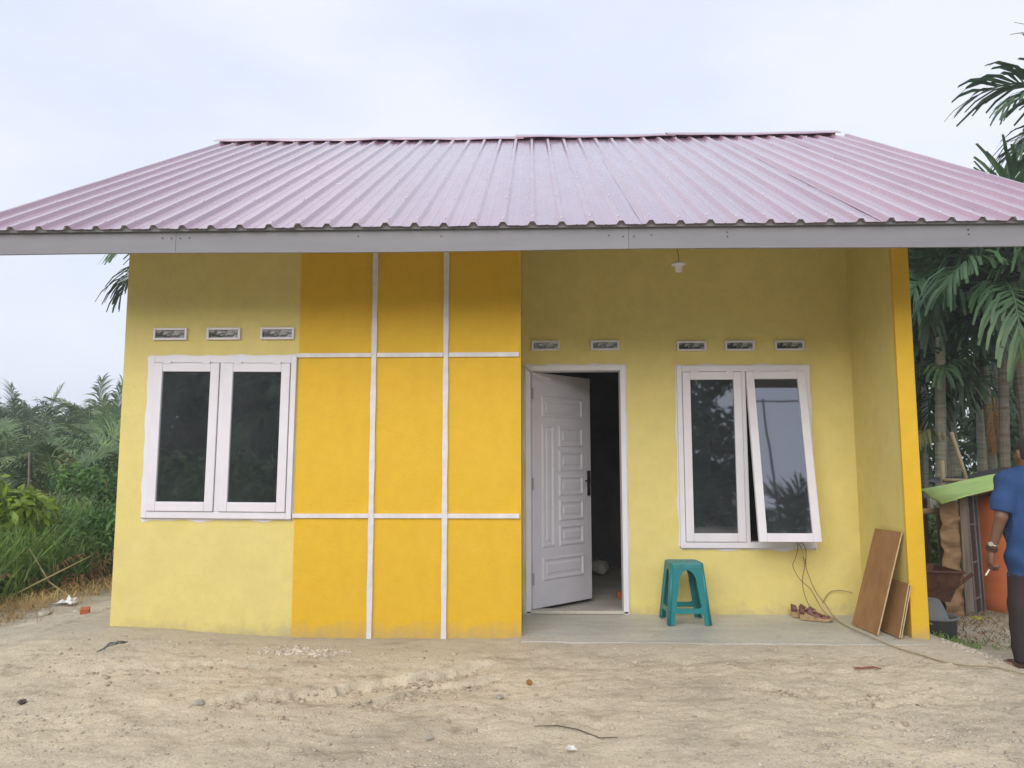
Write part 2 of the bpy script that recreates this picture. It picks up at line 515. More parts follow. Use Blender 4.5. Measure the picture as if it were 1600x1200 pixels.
def copy_tree(o, parent=None):
    c = o.copy(); COL.objects.link(c); c.parent = parent
    WL[c.name] = Vector(c.location)
    for ch in list(o.children): copy_tree(ch, c)
    return c

# lattice noise for terrain
_perm = np.random.default_rng(3).random((256, 256))
def vnoise(x, y):
    xi = np.floor(x).astype(int); yi = np.floor(y).astype(int)
    fx = x - xi; fy = y - yi
    fx = fx * fx * (3 - 2 * fx); fy = fy * fy * (3 - 2 * fy)
    a = _perm[xi & 255, yi & 255]; b = _perm[(xi + 1) & 255, yi & 255]
    c = _perm[xi & 255, (yi + 1) & 255]; d = _perm[(xi + 1) & 255, (yi + 1) & 255]
    return (a * (1 - fx) + b * fx) * (1 - fy) + (c * (1 - fx) + d * fx) * fy - 0.5
def fbm(x, y, o=4, g=0.5):
    s = 0; a = 1.0
    for k in range(o):
        s = s + a * vnoise(x * 2 ** k + 17.3 * k, y * 2 ** k + 5.1 * k); a *= g
    return s
def sst(a, b, x):
    t = np.clip((x - a) / (b - a), 0, 1)
    return t * t * (3 - 2 * t)

# ------------------------------------------------------------------ ground
def gz(x, y, fine=True):
    x = np.asarray(x, dtype=float); y = np.asarray(y, dtype=float)
    z = -0.025 - 0.062 * np.clip(5.72 - y, 0, 5.6)
    z = z + 0.075 * (1 - sst(-3.2, -1.6, x)) * sst(4.2, 5.8, y)
    z = z + 0.016 * sst(5.35, 5.58, y) * sst(-0.3, 0.0, x) * (1 - sst(2.7, 2.95, x))
    z = z - 0.15 * sst(2.85, 3.5, x) * sst(4.0, 5.6, y)
    z = z - 0.13 * sst(6.0, 9.0, y) * sst(2.9, 3.4, x)
    z = z - 0.16 * sst(-3.3, -4.6, x) - 0.3 * sst(-5.0, -6.8, x)
    z = z - 0.1 * sst(9, 14, y)
    # worn crust ledges
    for (pts, dep) in ((((-1.85, 4.50), (-1.62, 4.66), (-1.32, 4.73), (-1.06, 4.90), (-0.80, 4.97), (-0.40, 5.22), (-0.2, 5.25)), 0.055),
                       (((-1.10, 4.52), (-0.86, 4.64), (-0.70, 4.86), (-0.35, 4.93), (-0.12, 5.08)), 0.04),
                       (((0.05, 4.33), (0.22, 4.36), (0.42, 4.22), (0.55, 4.22)), 0.02),
                       (((1.15, 4.75), (1.5, 4.72), (1.9, 4.55), (2.3, 4.60)), 0.02),
                       (((-3.1, 4.9), (-2.6, 4.98), (-2.1, 5.1), (-1.7, 5.18)), 0.018)):
        px = [p[0] for p in pts]; py = [p[1] for p in pts]
        g = np.interp(x, px, py) + 0.07 * fbm(x * 9, x * 3, 3)
        w = sst(px[0], px[0] + 0.25, x) * (1 - sst(px[-1] - 0.25, px[-1], x))
        dlt = g - y
        z = z - 0.9 * dep * w * np.exp(-((dlt - 0.012) / 0.016) ** 2)  # narrow trench added along the ledge so its line falls dark
        z = z - dep * w * np.where(dlt > 0, np.exp(-np.clip(dlt, 0, 9) / 0.15), 0) * sst(0, 0.02, dlt)
    if fine:
        calm = 1 - 0.75 * sst(5.2, 5.6, y) * (np.abs(x) < 3.6)
        z = z + calm * (0.05 * fbm(x * 0.9, y * 0.9, 3) + 0.024 * fbm(x * 4, y * 7, 4, 0.55) + 0.020 * np.abs(fbm(x * 10, y * 15, 3, 0.6)))
    inside = (x > -3.05) & (x < 2.8) & (y > 5.9) & (y < 12.3)
    return np.where(inside, -0.22, z)

def axis(a, b, step, far, grow=1.22):
    c = list(np.arange(a, b + 1e-6, step))
    d = step
    lo = []; hi = []
    p = a
    while p > -far:
        d *= grow; p -= d; lo.append(p)
    d = step; p = b
    while p < far:
        d *= grow; p += d; hi.append(p)
    return np.array(lo[::-1] + c + hi)
gx = axis(-5.6, 4.6, 0.024, 110); gy = axis(3.1, 8.0, 0.017, 110)
GX, GY = np.meshgrid(gx, gy)
GZ = gz(GX, GY)
nxn, nyn = len(gx), len(gy)
ii = np.arange(nyn * nxn).reshape(nyn, nxn)
gf = np.stack([ii[:-1, :-1], ii[:-1, 1:], ii[1:, 1:], ii[1:, :-1]], -1).reshape(-1, 4)
ground = npobj('ground', np.stack([GX, GY, GZ], -1).reshape(-1, 3), gf, MT['ground'], smooth=True)
ground['kind'] = 'structure'
def gh(x, y): return float(gz(np.array([x]), np.array([y]))[0])

# ------------------------------------------------------------------ house
XL, XA, XR, XI = -3.16, -1.805, -0.095, 2.735       # left corner, golden edge, end of left block, inner face of wing
XO, YF, YB, YE = 2.86, 5.80, 6.62, 12.45            # outer right face, front plane, porch wall plane, rear
EAVE_Y, EAVE_Z, RIDGE_Y, RIDGE_Z = 4.87, 2.795, 9.15, 5.265
SL = (RIDGE_Z - EAVE_Z) / (RIDGE_Y - EAVE_Y)
def roof_z(y): return EAVE_Z + SL * ((y if y < RIDGE_Y else 2 * RIDGE_Y - y) - EAVE_Y)

house = empty('house', (-0.15, 9.1, 0))
tag(house, 'small single storey yellow house with pink metal roof and open white door', 'house')

def wall_grid(g, a0, a1, b0, b1, holes, put, n0, n1, mi_front=0, mi_back=1):
    """slab between planes n0 (front) and n1 (back) over a in [a0,a1], b in [b0,b1] with rectangular holes"""
    A = sorted({a0, a1, *[h[0] for h in holes], *[h[1] for h in holes]})
    B = sorted({b0, b1, *[h[2] for h in holes], *[h[3] for h in holes]})
    def solid(i, j):
        if i < 0 or j < 0 or i >= len(A) - 1 or j >= len(B) - 1: return False
        ca = (A[i] + A[i + 1]) / 2; cb = (B[j] + B[j + 1]) / 2
        return not any(h[0] < ca < h[1] and h[2] < cb < h[3] for h in holes)
    for i in range(len(A) - 1):
        for j in range(len(B) - 1):
            if not solid(i, j): continue
            q = [(A[i], B[j]), (A[i + 1], B[j]), (A[i + 1], B[j + 1]), (A[i], B[j + 1])]
            g.add([put(a, b, n0) for a, b in q], [(0, 1, 2, 3)], mi_front)
            g.add([put(a, b, n1) for a, b in q], [(3, 2, 1, 0)], mi_back)
            for di, dj, e in ((-1, 0, (3, 0)), (1, 0, (1, 2)), (0, -1, (0, 1)), (0, 1, (2, 3))):
                if not solid(i + di, j + dj):
                    p, r = q[e[0]], q[e[1]]
                    g.add([put(*p, n0), put(*r, n0), put(*r, n1), put(*p, n1)], [(3, 2, 1, 0)], mi_front)
    return g
xz = lambda a, b, n: (a, n, b)
yz = lambda a, b, n: (n, a, b)
WX0, WX1, WZ0, WZ1 = -2.955, -1.815, 0.845, 2.075     # left window opening
VX0, VX1, VZ0, VZ1 = 1.237, 2.367, 0.548, 2.09        # right window opening
DX0, DX1, DZ1 = -0.066, 0.797, 2.10                   # door opening
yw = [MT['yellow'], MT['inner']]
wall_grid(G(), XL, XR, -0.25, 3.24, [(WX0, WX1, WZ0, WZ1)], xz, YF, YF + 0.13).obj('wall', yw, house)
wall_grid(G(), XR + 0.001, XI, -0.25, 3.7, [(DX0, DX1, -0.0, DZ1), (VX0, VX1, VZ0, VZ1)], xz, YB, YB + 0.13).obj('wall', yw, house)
g = G(); g.box(XR - 0.13, XR, YF + 0.13, YB + 0.4, -0.25, 3.3); g.obj('wall', MT['yellow'], house)
# side walls rise into gables
def gable(x0, x1, y0, mats, name='wall'):
    prof = [(y0, -0.25), (YE, -0.25), (YE, roof_z(YE) - 0.05), (RIDGE_Y, RIDGE_Z - 0.06), (y0, roof_z(y0) - 0.05)]
    v = [(x0, y, z) for y, z in prof] + [(x1, y, z) for y, z in prof]
    f = [(4, 3, 2, 1, 0), (5, 6, 7, 8, 9)] + [(i, (i + 1) % 5, 5 + (i + 1) % 5, 5 + i) for i in range(5)]
    return G().add(v, f).obj(name, mats, house)
gable(XL + 0.001, XL + 0.13, YF + 0.131, MT['yellow'])
gable(XI, XO - 0.004, YF + 0.02, MT['yellow'])
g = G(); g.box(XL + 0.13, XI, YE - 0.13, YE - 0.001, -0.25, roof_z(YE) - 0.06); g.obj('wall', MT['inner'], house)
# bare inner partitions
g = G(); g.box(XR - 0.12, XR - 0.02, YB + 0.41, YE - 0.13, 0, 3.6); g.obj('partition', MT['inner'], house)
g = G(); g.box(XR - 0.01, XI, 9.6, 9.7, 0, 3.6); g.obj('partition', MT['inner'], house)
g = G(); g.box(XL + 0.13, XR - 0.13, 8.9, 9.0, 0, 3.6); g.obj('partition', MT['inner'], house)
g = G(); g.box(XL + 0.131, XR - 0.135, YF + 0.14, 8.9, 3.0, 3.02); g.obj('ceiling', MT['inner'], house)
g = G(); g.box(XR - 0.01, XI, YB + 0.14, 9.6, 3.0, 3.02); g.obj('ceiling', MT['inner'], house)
# golden post face of the wing
g = G(); g.box(XI - 0.004, XO, YF - 0.012, YF + 0.02, -0.25, 3.24); g.obj('pilaster', MT['gold'], house, bevel=0.006)
g = G(); g.box(XO - 0.004, XO, YF + 0.0205, YE, -0.25, 2.9); g.obj('wall', MT['gold'], house)
# cement floors
g = G()
n = 60
top = []
for i in range(n + 1):
    x = XR + 0.002 + (XI - 0.006 - XR) * i / n
    w = 0.012 * math.sin(i * 0.5) * math.sin(i * 0.17) + 0.004 * math.sin(i * 1.3)
    top.append((x, 5.60 + w + 0.10 * (1 - i / n) * 0.4))
v = []; f = []
for x, y in top: v += [(x, y + 0.004, -0.30), (x, y, -0.055), (x, y, -0.009), (x, YB + 0.0, 0.0)]
for i in range(n):
    for k in range(3): f.append((i * 4 + k, (i + 1) * 4 + k, (i + 1) * 4 + k + 1, i * 4 + k + 1))
g.add(v, f); g.obj('porch_floor', MT['concrete'], house, smooth=False)
g = G(); g.box(XL + 0.13, XI, YB + 0.001, YE - 0.13, -0.3, 0.001); g.obj('floor', MT['concrete'], house)
g = G(); g.box(XL + 0.131, XR - 0.131, YF + 0.131, YB, -0.3, 0.001); g.obj('floor', MT['concrete'], house)
# low cement threshold at the door
g = G(); g.box(DX0 + 0.002, DX1 - 0.002, YB - 0.02, YB + 0.1, 0.002, 0.028); g.obj('threshold', MT['concrete'], house, bevel=0.006)

# golden panels and white strips of the left block
SX = [-1.212, -0.662]; SZ = [0.865, 2.079]
xs = [XA + 0.012, SX[0], SX[1], XR + 0.004]; zs = [-0.2, SZ[0], SZ[1], 3.2]
for i in range(3):
    for j in range(3):
        g = G(); g.box(xs[i], xs[i + 1] - (0.0005 if i < 2 else 0), YF - 0.010 - 0.0006 * ((i + j) % 2), YF - 0.0005, zs[j], zs[j + 1] - 0.0005)
        g.obj('panel', MT['gold'], house)
for x in SX:
    g = G()
    pts = 26
    for k in range(pts):
        z0 = -0.18 + k * (3.38 / pts); z1 = z0 + 3.38 / pts
        a = 0.019 + 0.0022 * math.sin(k * 1.7 + x * 9); b = 0.019 + 0.0022 * math.sin((k + 1) * 1.7 + x * 9)
        g.add([(x - a, YF - 0.030, z0), (x + a, YF - 0.030, z0), (x + b, YF - 0.030, z1), (x - b, YF - 0.030, z1),
               (x - a - 0.002, YF - 0.010, z0), (x + a + 0.002, YF - 0.010, z0), (x + b + 0.002, YF - 0.010, z1), (x - b - 0.002, YF - 0.010, z1)],
              [(0, 1, 2, 3), (4, 0, 3, 7), (1, 5, 6, 2)])
    g.obj('trim_strip', MT['strip'], house)
for z in SZ:
    for i in range(3):
        x0 = [XA - 0.0, SX[0] + 0.021, SX[1] + 0.021][i]; x1 = [SX[0] - 0.021, SX[1] - 0.021, XR - 0.008][i]
        g = G(); g.box(x0, x1, YF - 0.027, YF - 0.009, z - 0.0165 - 0.001 * i, z + 0.0165)
        g.obj('trim_strip', MT['strip'], house, bevel=0.003)

# ventilation blocks
def vent(cx, y, cz, w=0.262, h=0.094):
    g = G(); b = 0.017
    g.box(cx - w / 2, cx - w / 2 + b, y - 0.024, y - 0.0005, cz - h / 2, cz + h / 2)
    g.box(cx + w / 2 - b, cx + w / 2, y - 0.024, y - 0.0005, cz - h / 2, cz + h / 2)
    g.box(cx - w / 2 + b, cx + w / 2 - b, y - 0.023, y - 0.0005, cz - h / 2, cz - h / 2 + b)
    g.box(cx - w / 2 + b, cx + w / 2 - b, y - 0.023, y - 0.0005, cz + h / 2 - b, cz + h / 2)
    o = g.obj('vent', MT['white'], house, bevel=0.003)
    q = G(); q.box(cx - w / 2 + b, cx + w / 2 - b, y - 0.008, y - 0.001, cz - h / 2 + b, cz + h / 2 - b)
    q.obj('vent_pane', MT['vent'], o)
for cx in (-2.80, -2.383, -1.965): vent(cx, YF, 2.252)
for cx in (0.113, 0.627): vent(cx, YB, 2.275, 0.245, 0.088)
for cx in (1.372, 1.786, 2.212): vent(cx, YB, 2.265, 0.252, 0.088)

# windows
def bars(g, x0, x1, z0, z1, w, y0, y1, wb=None, wt_=None):
    wb = w if wb is None else wb; wt_ = w if wt_ is None else wt_
    g.box(x0, x0 + w, y0, y1, z0, z1); g.box(x1 - w, x1, y0, y1, z0, z1)
    g.box(x0 + w, x1 - w, y0 + 0.001, y1 - 0.001, z0, z0 + wb); g.box(x0 + w, x1 - w, y0 + 0.001, y1 - 0.001, z1 - wt_, z1)

def window(x0, x1, z0, z1, y, tilt=(0, 0), roll=0.0):
    g = G(); fw = 0.042
    bars(g, x0, x1, z0, z1, fw, y - 0.032, y + 0.09, 0.05, 0.052)
    mxx = (x0 + x1) / 2
    g.box(mxx - 0.018, mxx + 0.018, y - 0.030, y + 0.088, z0 + 0.05, z1 - 0.052)
    w = g.obj('window', MT['white'], house, bevel=0.004, origin=((x0 + x1) / 2, y, z0))
    for k in range(2):
        a = (x0 + fw + 0.003) if k == 0 else mxx + 0.021
        b = (mxx - 0.021) if k == 0 else x1 - fw - 0.003
        c, d = z0 + 0.053, z1 - 0.055
        st = 0.066
        hinge = Vector((0, 0, d))
        sg = G(); bars(sg, a, b, c, d, st, y - 0.044, y - 0.004, 0.07, 0.066)
        so = sg.obj('casement', MT['white'], w, bevel=0.004, origin=((a + b) / 2, y - 0.022, d))
        pg = G(); pg.box(a + st - 0.004, b - st + 0.004, y - 0.026, y - 0.021, c + 0.066, d - 0.062)
        po = pg.obj('pane', MT['glass'], so, origin=((a + b) / 2, y - 0.022, d))
        po.location = (0, 0, 0)
        so.rotation_euler = (-R(tilt[k]), 0, 0)
        if tilt[k]: so.rotation_euler = (-R(tilt[k]), R(0.0), 0)
        for hx in (a + 0.07, b - 0.13):
            hg = G(); hg.box(hx, hx + 0.06, y - 0.049, y - 0.033, d - 0.006, d + 0.012)
            hg.obj('hinge', MT['white'], w)
    # whole window rolled slightly in its opening
    w.rotation_euler = (0, R(roll), 0)
    return w
def paint_edge(x0, x1, z0, z1, y, parent, right=0.022, floor=False, seed=1):
    """white paint brushed past the frame onto the plaster: ragged thin skin"""
    rr = random.Random(seed); g = G()
    per = []
    def side(p, q, nx, nz, mxo, n):
        for i in range(n + 1):
            t = i / n; o_ = 0.006 + (mxo - 0.006) * (0.5 + 0.5 * math.sin(t * 23 + seed) * math.sin(t * 7.3 + 2)) * rr.uniform(0.75, 1.1)
            a = (p[0] + (q[0] - p[0]) * t, p[1] + (q[1] - p[1]) * t)
            per.append(((a[0] - nx * 0.012, a[1] - nz * 0.012), (a[0] + nx * o_, a[1] + nz * o_)))
    if not floor: side((x0, z0), (x1, z0), 0, -1, 0.030, 40)
    side((x1, z0), (x1, z1), 1, 0, right, 50)
    side((x1, z1), (x0, z1), 0, 1, 0.020, 40)
    side((x0, z1), (x0, z0), -1, 0, 0.022, 50)
    v = []; f = []
    for a, b in per: v += [(a[0], y, a[1]), (b[0], y, b[1])]
    n = len(per)
    for i in range(n if not floor else n - 1):
        k = (i + 1) % n; f.append((2 * i, 2 * i + 1, 2 * k + 1, 2 * k))
    return g.add(v, f).obj('paint_edge', MT['white'], parent)
w1 = window(WX0, WX1, WZ0, WZ1, YF, (0.0, 0.0), 0.5)
w2 = window(VX0, VX1, VZ0, VZ1, YB, (0.0, 9.2), 0.0)
paint_edge(WX0, WX1, WZ0, WZ1, YF - 0.0022, house, 0.010, seed=2)
paint_edge(VX0, VX1, VZ0, VZ1, YB - 0.0022, house, 0.020, seed=3)
paint_edge(DX0 + 0.001, DX1, 0.0, DZ1, YB - 0.0022, house, 0.016, floor=True, seed=4)

# door frame and open leaf
g = G()
g.box(DX0, DX0 + 0.045, YB - 0.02, YB + 0.12, 0.0, DZ1); g.box(DX1 - 0.045, DX1, YB - 0.02, YB + 0.12, 0.0, DZ1)
g.box(DX0 + 0.045, DX1 - 0.045, YB - 0.019, YB + 0.119, DZ1 - 0.045, DZ1)
g.obj('door_frame', MT['white'], house, bevel=0.004)
LW, LH, LT = 0.775, 2.02, 0.036
dl = G(); dl.box(0, LW, -LT / 2, LT / 2, 0, LH)
door = dl.obj('door', MT['door'], house, bevel=0.003, origin=(0, 0, 0))
door.location = Vector((DX0 + 0.05, YB + 0.045, 0.032)) - WL[house.name]
door.rotation_euler = (0, 0, R(46))
door['label'] = 'white panelled door leaf standing half open'
def door_panel(x0, x1, z0, z1):
    """moulded panel: bevelled rim standing proud of the leaf, field sunk inside it"""
    g = G(); y = -LT / 2
    ring = [(0, 0.0005), (0.010, -0.010), (0.022, -0.011), (0.034, -0.001), (0.052, 0.0), (0.066, -0.007)]
    rows = []
    for ins, dy in ring:
        rows.append([(x0 + ins, y + dy, z0 + ins), (x1 - ins, y + dy, z0 + ins), (x1 - ins, y + dy, z1 - ins), (x0 + ins, y + dy, z1 - ins)])
    v = [p for r in rows for p in r]; f = []
    for i in range(len(ring) - 1):
        for k in range(4): f.append((i * 4 + k, i * 4 + (k + 1) % 4, (i + 1) * 4 + (k + 1) % 4, (i + 1) * 4 + k))
    f.append(tuple((len(ring) - 1) * 4 + k for k in range(4)))
    g.add(v, f)
    o = g.obj('door_panel', MT['door'], door, local=True)
    return o
door_panel(0.11, 0.665, 1.63, 1.82)
door_panel(0.11, 0.275, 0.50, 1.57)
for k in range(5): door_panel(0.33, 0.665, 0.50 + k * 0.218, 0.50 + k * 0.218 + 0.186)
door_panel(0.11, 0.665, 0.22, 0.42)
hg = G(); hg.box(LW - 0.055, LW - 0.018, -LT / 2 - 0.008, -LT / 2 + 0.001, 0.93, 1.16)
hg.tube([(LW - 0.036, -LT / 2 - 0.005, 1.07), (LW - 0.036, -LT / 2 - 0.05, 1.07), (LW - 0.075, -LT / 2 - 0.055, 1.07), (LW - 0.14, -LT / 2 - 0.055, 1.066)], 0.009, 8)
hg.tube([(LW - 0.036, -LT / 2 - 0.004, 0.985), (LW - 0.036, -LT / 2 - 0.014, 0.985)], 0.011, 10)
hg.obj('handle', MT['black'], door, local=True)
for z in (0.2, 1.0, 1.78):
    q = G(); q.tube([(-0.002, -LT / 2 - 0.004, z), (-0.002, -LT / 2 - 0.004, z + 0.1)], 0.008, 8)
    q.obj('hinge', MT['steel'], door, local=True)

# ------------------------------------------------------------------ roof
g = G()
g.add([(-3.9, RIDGE_Y, RIDGE_Z), (3.7, RIDGE_Y, RIDGE_Z), (3.7, 2 * RIDGE_Y - EAVE_Y, EAVE_Z), (-3.9, 2 * RIDGE_Y - EAVE_Y, EAVE_Z)], [(0, 1, 2, 3)])
g.add([(-3.9, RIDGE_Y, RIDGE_Z - 0.012), (3.7, RIDGE_Y, RIDGE_Z - 0.012), (3.7, 2 * RIDGE_Y - EAVE_Y, EAVE_Z - 0.012), (-3.9, 2 * RIDGE_Y - EAVE_Y, EAVE_Z - 0.012)], [(3, 2, 1, 0)])
roof = g.obj('roof', MT['roof'], house)
roof['label'] = 'low gable roof of ribbed maroon metal sheets with sky sheen'
PITCH = 0.1925
def sheet_profile(n):
    """cross-section over n ribs, origin at the first crest"""
    p = [(-0.058, 0.0008), (-0.031, 0.0012), (-0.013, 0.0252), (0.013, 0.0252), (0.031, 0.0), ]
    for k in range(1, n + 1):
        c = k * PITCH
        last = k == n
        p += [(c - PITCH / 2 - 0.012, 0.0), (c - PITCH / 2, 0.0025), (c - PITCH / 2 + 0.012, 0.0)]
        if not last: p += [(c - 0.031, 0.0), (c - 0.013, 0.024), (c + 0.013, 0.024), (c + 0.031, 0.0)]
        else: p += [(c - 0.031, -0.002), (c - 0.013, 0.0225), (c + 0.013, 0.0225), (c + 0.026, 0.006)]
    return p
prof = sheet_profile(4)
NR = 14
sv = []; sf = []
cs = 1 / math.hypot(1, SL)
for r in range(NR + 1):
    t = r / NR
    y = EAVE_Y + (RIDGE_Y - 0.02 - EAVE_Y) * t
    z = roof_z(y)
    for (px, ph) in prof:
        wob = 0.0018 * math.sin(px * 23 + r * 1.9)
        sv.append((px, y - ph * SL * cs - RIDGE_Y, z + (ph + wob) * cs - EAVE_Z))
npf = len(prof)
for r in range(NR):
    for k in range(npf - 1): sf.append((r * npf + k, r * npf + k + 1, (r + 1) * npf + k + 1, (r + 1) * npf + k))
sg = G().add(sv, sf)
MT['zinc'] = M('bare_zinc_underside', (0.74, 0.74, 0.74), (0.64, 0.64, 0.65), 4, 0.5)  # unseen underside made pale to bounce light onto the wall tops
sheet_me = sg.mesh('roof_sheet', [MT['roof'], MT['zinc']])
for i in range(10):
    o = bpy.data.objects.new('roof_sheet', sheet_me)
    o.location = Vector((-20 * PITCH + i * 4 * PITCH, RIDGE_Y, EAVE_Z))  - WL[roof.name]
    o.rotation_euler = (R(random.uniform(-0.03, 0.03)), 0, 0)
    link(o, roof)
    sd = o.modifiers.new('thickness', 'SOLIDIFY'); sd.thickness = 0.0012; sd.offset = -1; sd.material_offset = 1
# roofing screws on the crests, five purlin rows
sc = G()
for i in range(-19, 20):
    for j, yy in enumerate((4.98, 5.62, 6.42, 7.25, 8.1, 8.9)):
        if (i * 3 + j) % 2 and j: continue
        x = i * PITCH + random.uniform(-0.006, 0.006); yj = yy + random.uniform(-0.03, 0.03)
        z = roof_z(yj) + 0.027 * cs
        nrm = Vector((0, -SL * cs, cs))
        c = Vector((x, yj - 0.027 * SL * cs, z))
        sc.tube([c - nrm * 0.004, c + nrm * 0.003], 0.008, 8)
        sc.tube([c + nrm * 0.003, c + nrm * 0.008], 0.0045, 6)
so_ = sc.obj('roof_screws', MT['white'], roof); so_['kind'] = 'stuff'
# ridge capping in overlapping lengths
caps = [(-3.93, -1.9, 0.012, 0.006), (-2.0, -0.1, 0.006, 0.0), (-0.2, 1.75, 0.014, 0.008), (1.65, 3.74, 0.02, 0.014)]
for k, (a, b, l0, l1) in enumerate(caps):
    g = G(); n = 14; v = []; f = []
    for i in range(n + 1):
        t = i / n; x = a + (b - a) * t
        lift = l0 + (l1 - l0) * t + 0.006 * math.sin(x * 3.1 + k) + 0.03
        for dy, dz in ((-0.13, -0.13 * SL + 0.004 * math.sin(x * 9)), (-0.125, -0.125 * SL + 0.012), (-0.02, 0.006), (0.02, 0.006), (0.14, -0.14 * SL)):
            v.append((x, RIDGE_Y + dy, RIDGE_Z + lift + dz))
    for i in range(n):
        for q in range(4): f.append((i * 5 + q, (i + 1) * 5 + q, (i + 1) * 5 + q + 1, i * 5 + q + 1))
    g.add(v, f)
    o = g.obj('ridge_cap', MT['roof'], roof)
    sd = o.modifiers.new('thickness', 'SOLIDIFY'); sd.thickness = 0.0015
# fascia boards along the eave
for a, b in ((-3.90, -2.372), (-2.370, 0.629), (0.631, 3.70)):
    g = G(); n = 24
    for i in range(n):
        x0 = a + (b - a) * i / n; x1 = a + (b - a) * (i + 1) / n
        s0 = 0.004 * math.sin(x0 * 1.7); s1 = 0.004 * math.sin(x1 * 1.7)
        v = [(x0, 4.915, 2.642 + s0), (x1, 4.915, 2.642 + s1), (x1, 4.915, 2.798), (x0, 4.915, 2.798),
             (x0, 4.935, 2.642 + s0), (x1, 4.935, 2.642 + s1), (x1, 4.935, 2.798), (x0, 4.935, 2.798)]
        f = [(0, 1, 2, 3), (5, 4, 7, 6), (4, 5, 1, 0), (3, 2, 6, 7)]
        if i == 0: f.append((4, 0, 3, 7))
        if i == n - 1: f.append((1, 5, 6, 2))
        g.add(v, f)
    g.obj('fascia_board', MT['fascia'], roof)
sc = G()
for x, z in ((-2.46, 2.745), (-2.40, 2.742), (-2.34, 2.742), (-2.28, 2.746), (0.50, 2.735), (0.595, 2.728), (0.665, 2.728), (0.78, 2.735), (1.27, 2.75), (1.272, 2.72), (2.82, 2.75), (2.822, 2.72), (-1.15, 2.745), (-0.6, 2.74)):
    sc.tube([(x, 4.916, z), (x, 4.911, z)], 0.005, 6)
q = sc.obj('fascia_screws', MT['black'], roof); q['kind'] = 'stuff'
# grey closure strip that fills the ribs at the eave
g = G(); v = []; f = []
full = []
for i in range(-20, 20):
    c = i * PITCH
    full += [(c - 0.031, 0.0), (c - 0.013, 0.0235), (c + 0.013, 0.0235), (c + 0.031, 0.0)]
zc = roof_z(4.893) - 0.004
for (x, h) in full: v += [(x, 4.893, 2.785), (x, 4.893 - h * SL * cs, zc + h * cs)]
for i in range(len(full) - 1): f.append((2 * i, 2 * i + 2, 2 * i + 3, 2 * i + 1))
g.add(v, f); g.obj('eave_closure', MT['fascia'], roof)
# steel rafters under the sheets
for x in (-3.82, -2.6, -1.4, -0.2, 1.0, 2.2, 3.62):
    g = G()
    for (ya, yb) in ((4.945, RIDGE_Y - 0.02),):
        za, zb = roof_z(ya) - 0.045, roof_z(yb) - 0.045
        v = [(x - 0.02, ya, za - 0.075), (x + 0.02, ya, za - 0.075), (x + 0.02, ya, za), (x - 0.02, ya, za),
             (x - 0.02, yb, zb - 0.075), (x + 0.02, yb, zb - 0.075), (x + 0.02, yb, zb), (x - 0.02, yb, zb)]
        g.add(v, [(0, 1, 2, 3), (5, 4, 7, 6), (1, 5, 6, 2), (4, 0, 3, 7), (0, 4, 5, 1), (3, 2, 6, 7)])
    g.obj('rafter', MT['steel'], roof)
for yy in (5.0, 5.62, 6.42, 7.25, 8.1, 8.9):
    z = roof_z(yy)
    g = G(); g.box(-3.85, 3.66, yy - 0.02, yy + 0.02, z - 0.042, z - 0.012); g.obj('purlin', MT['steel'], roof)

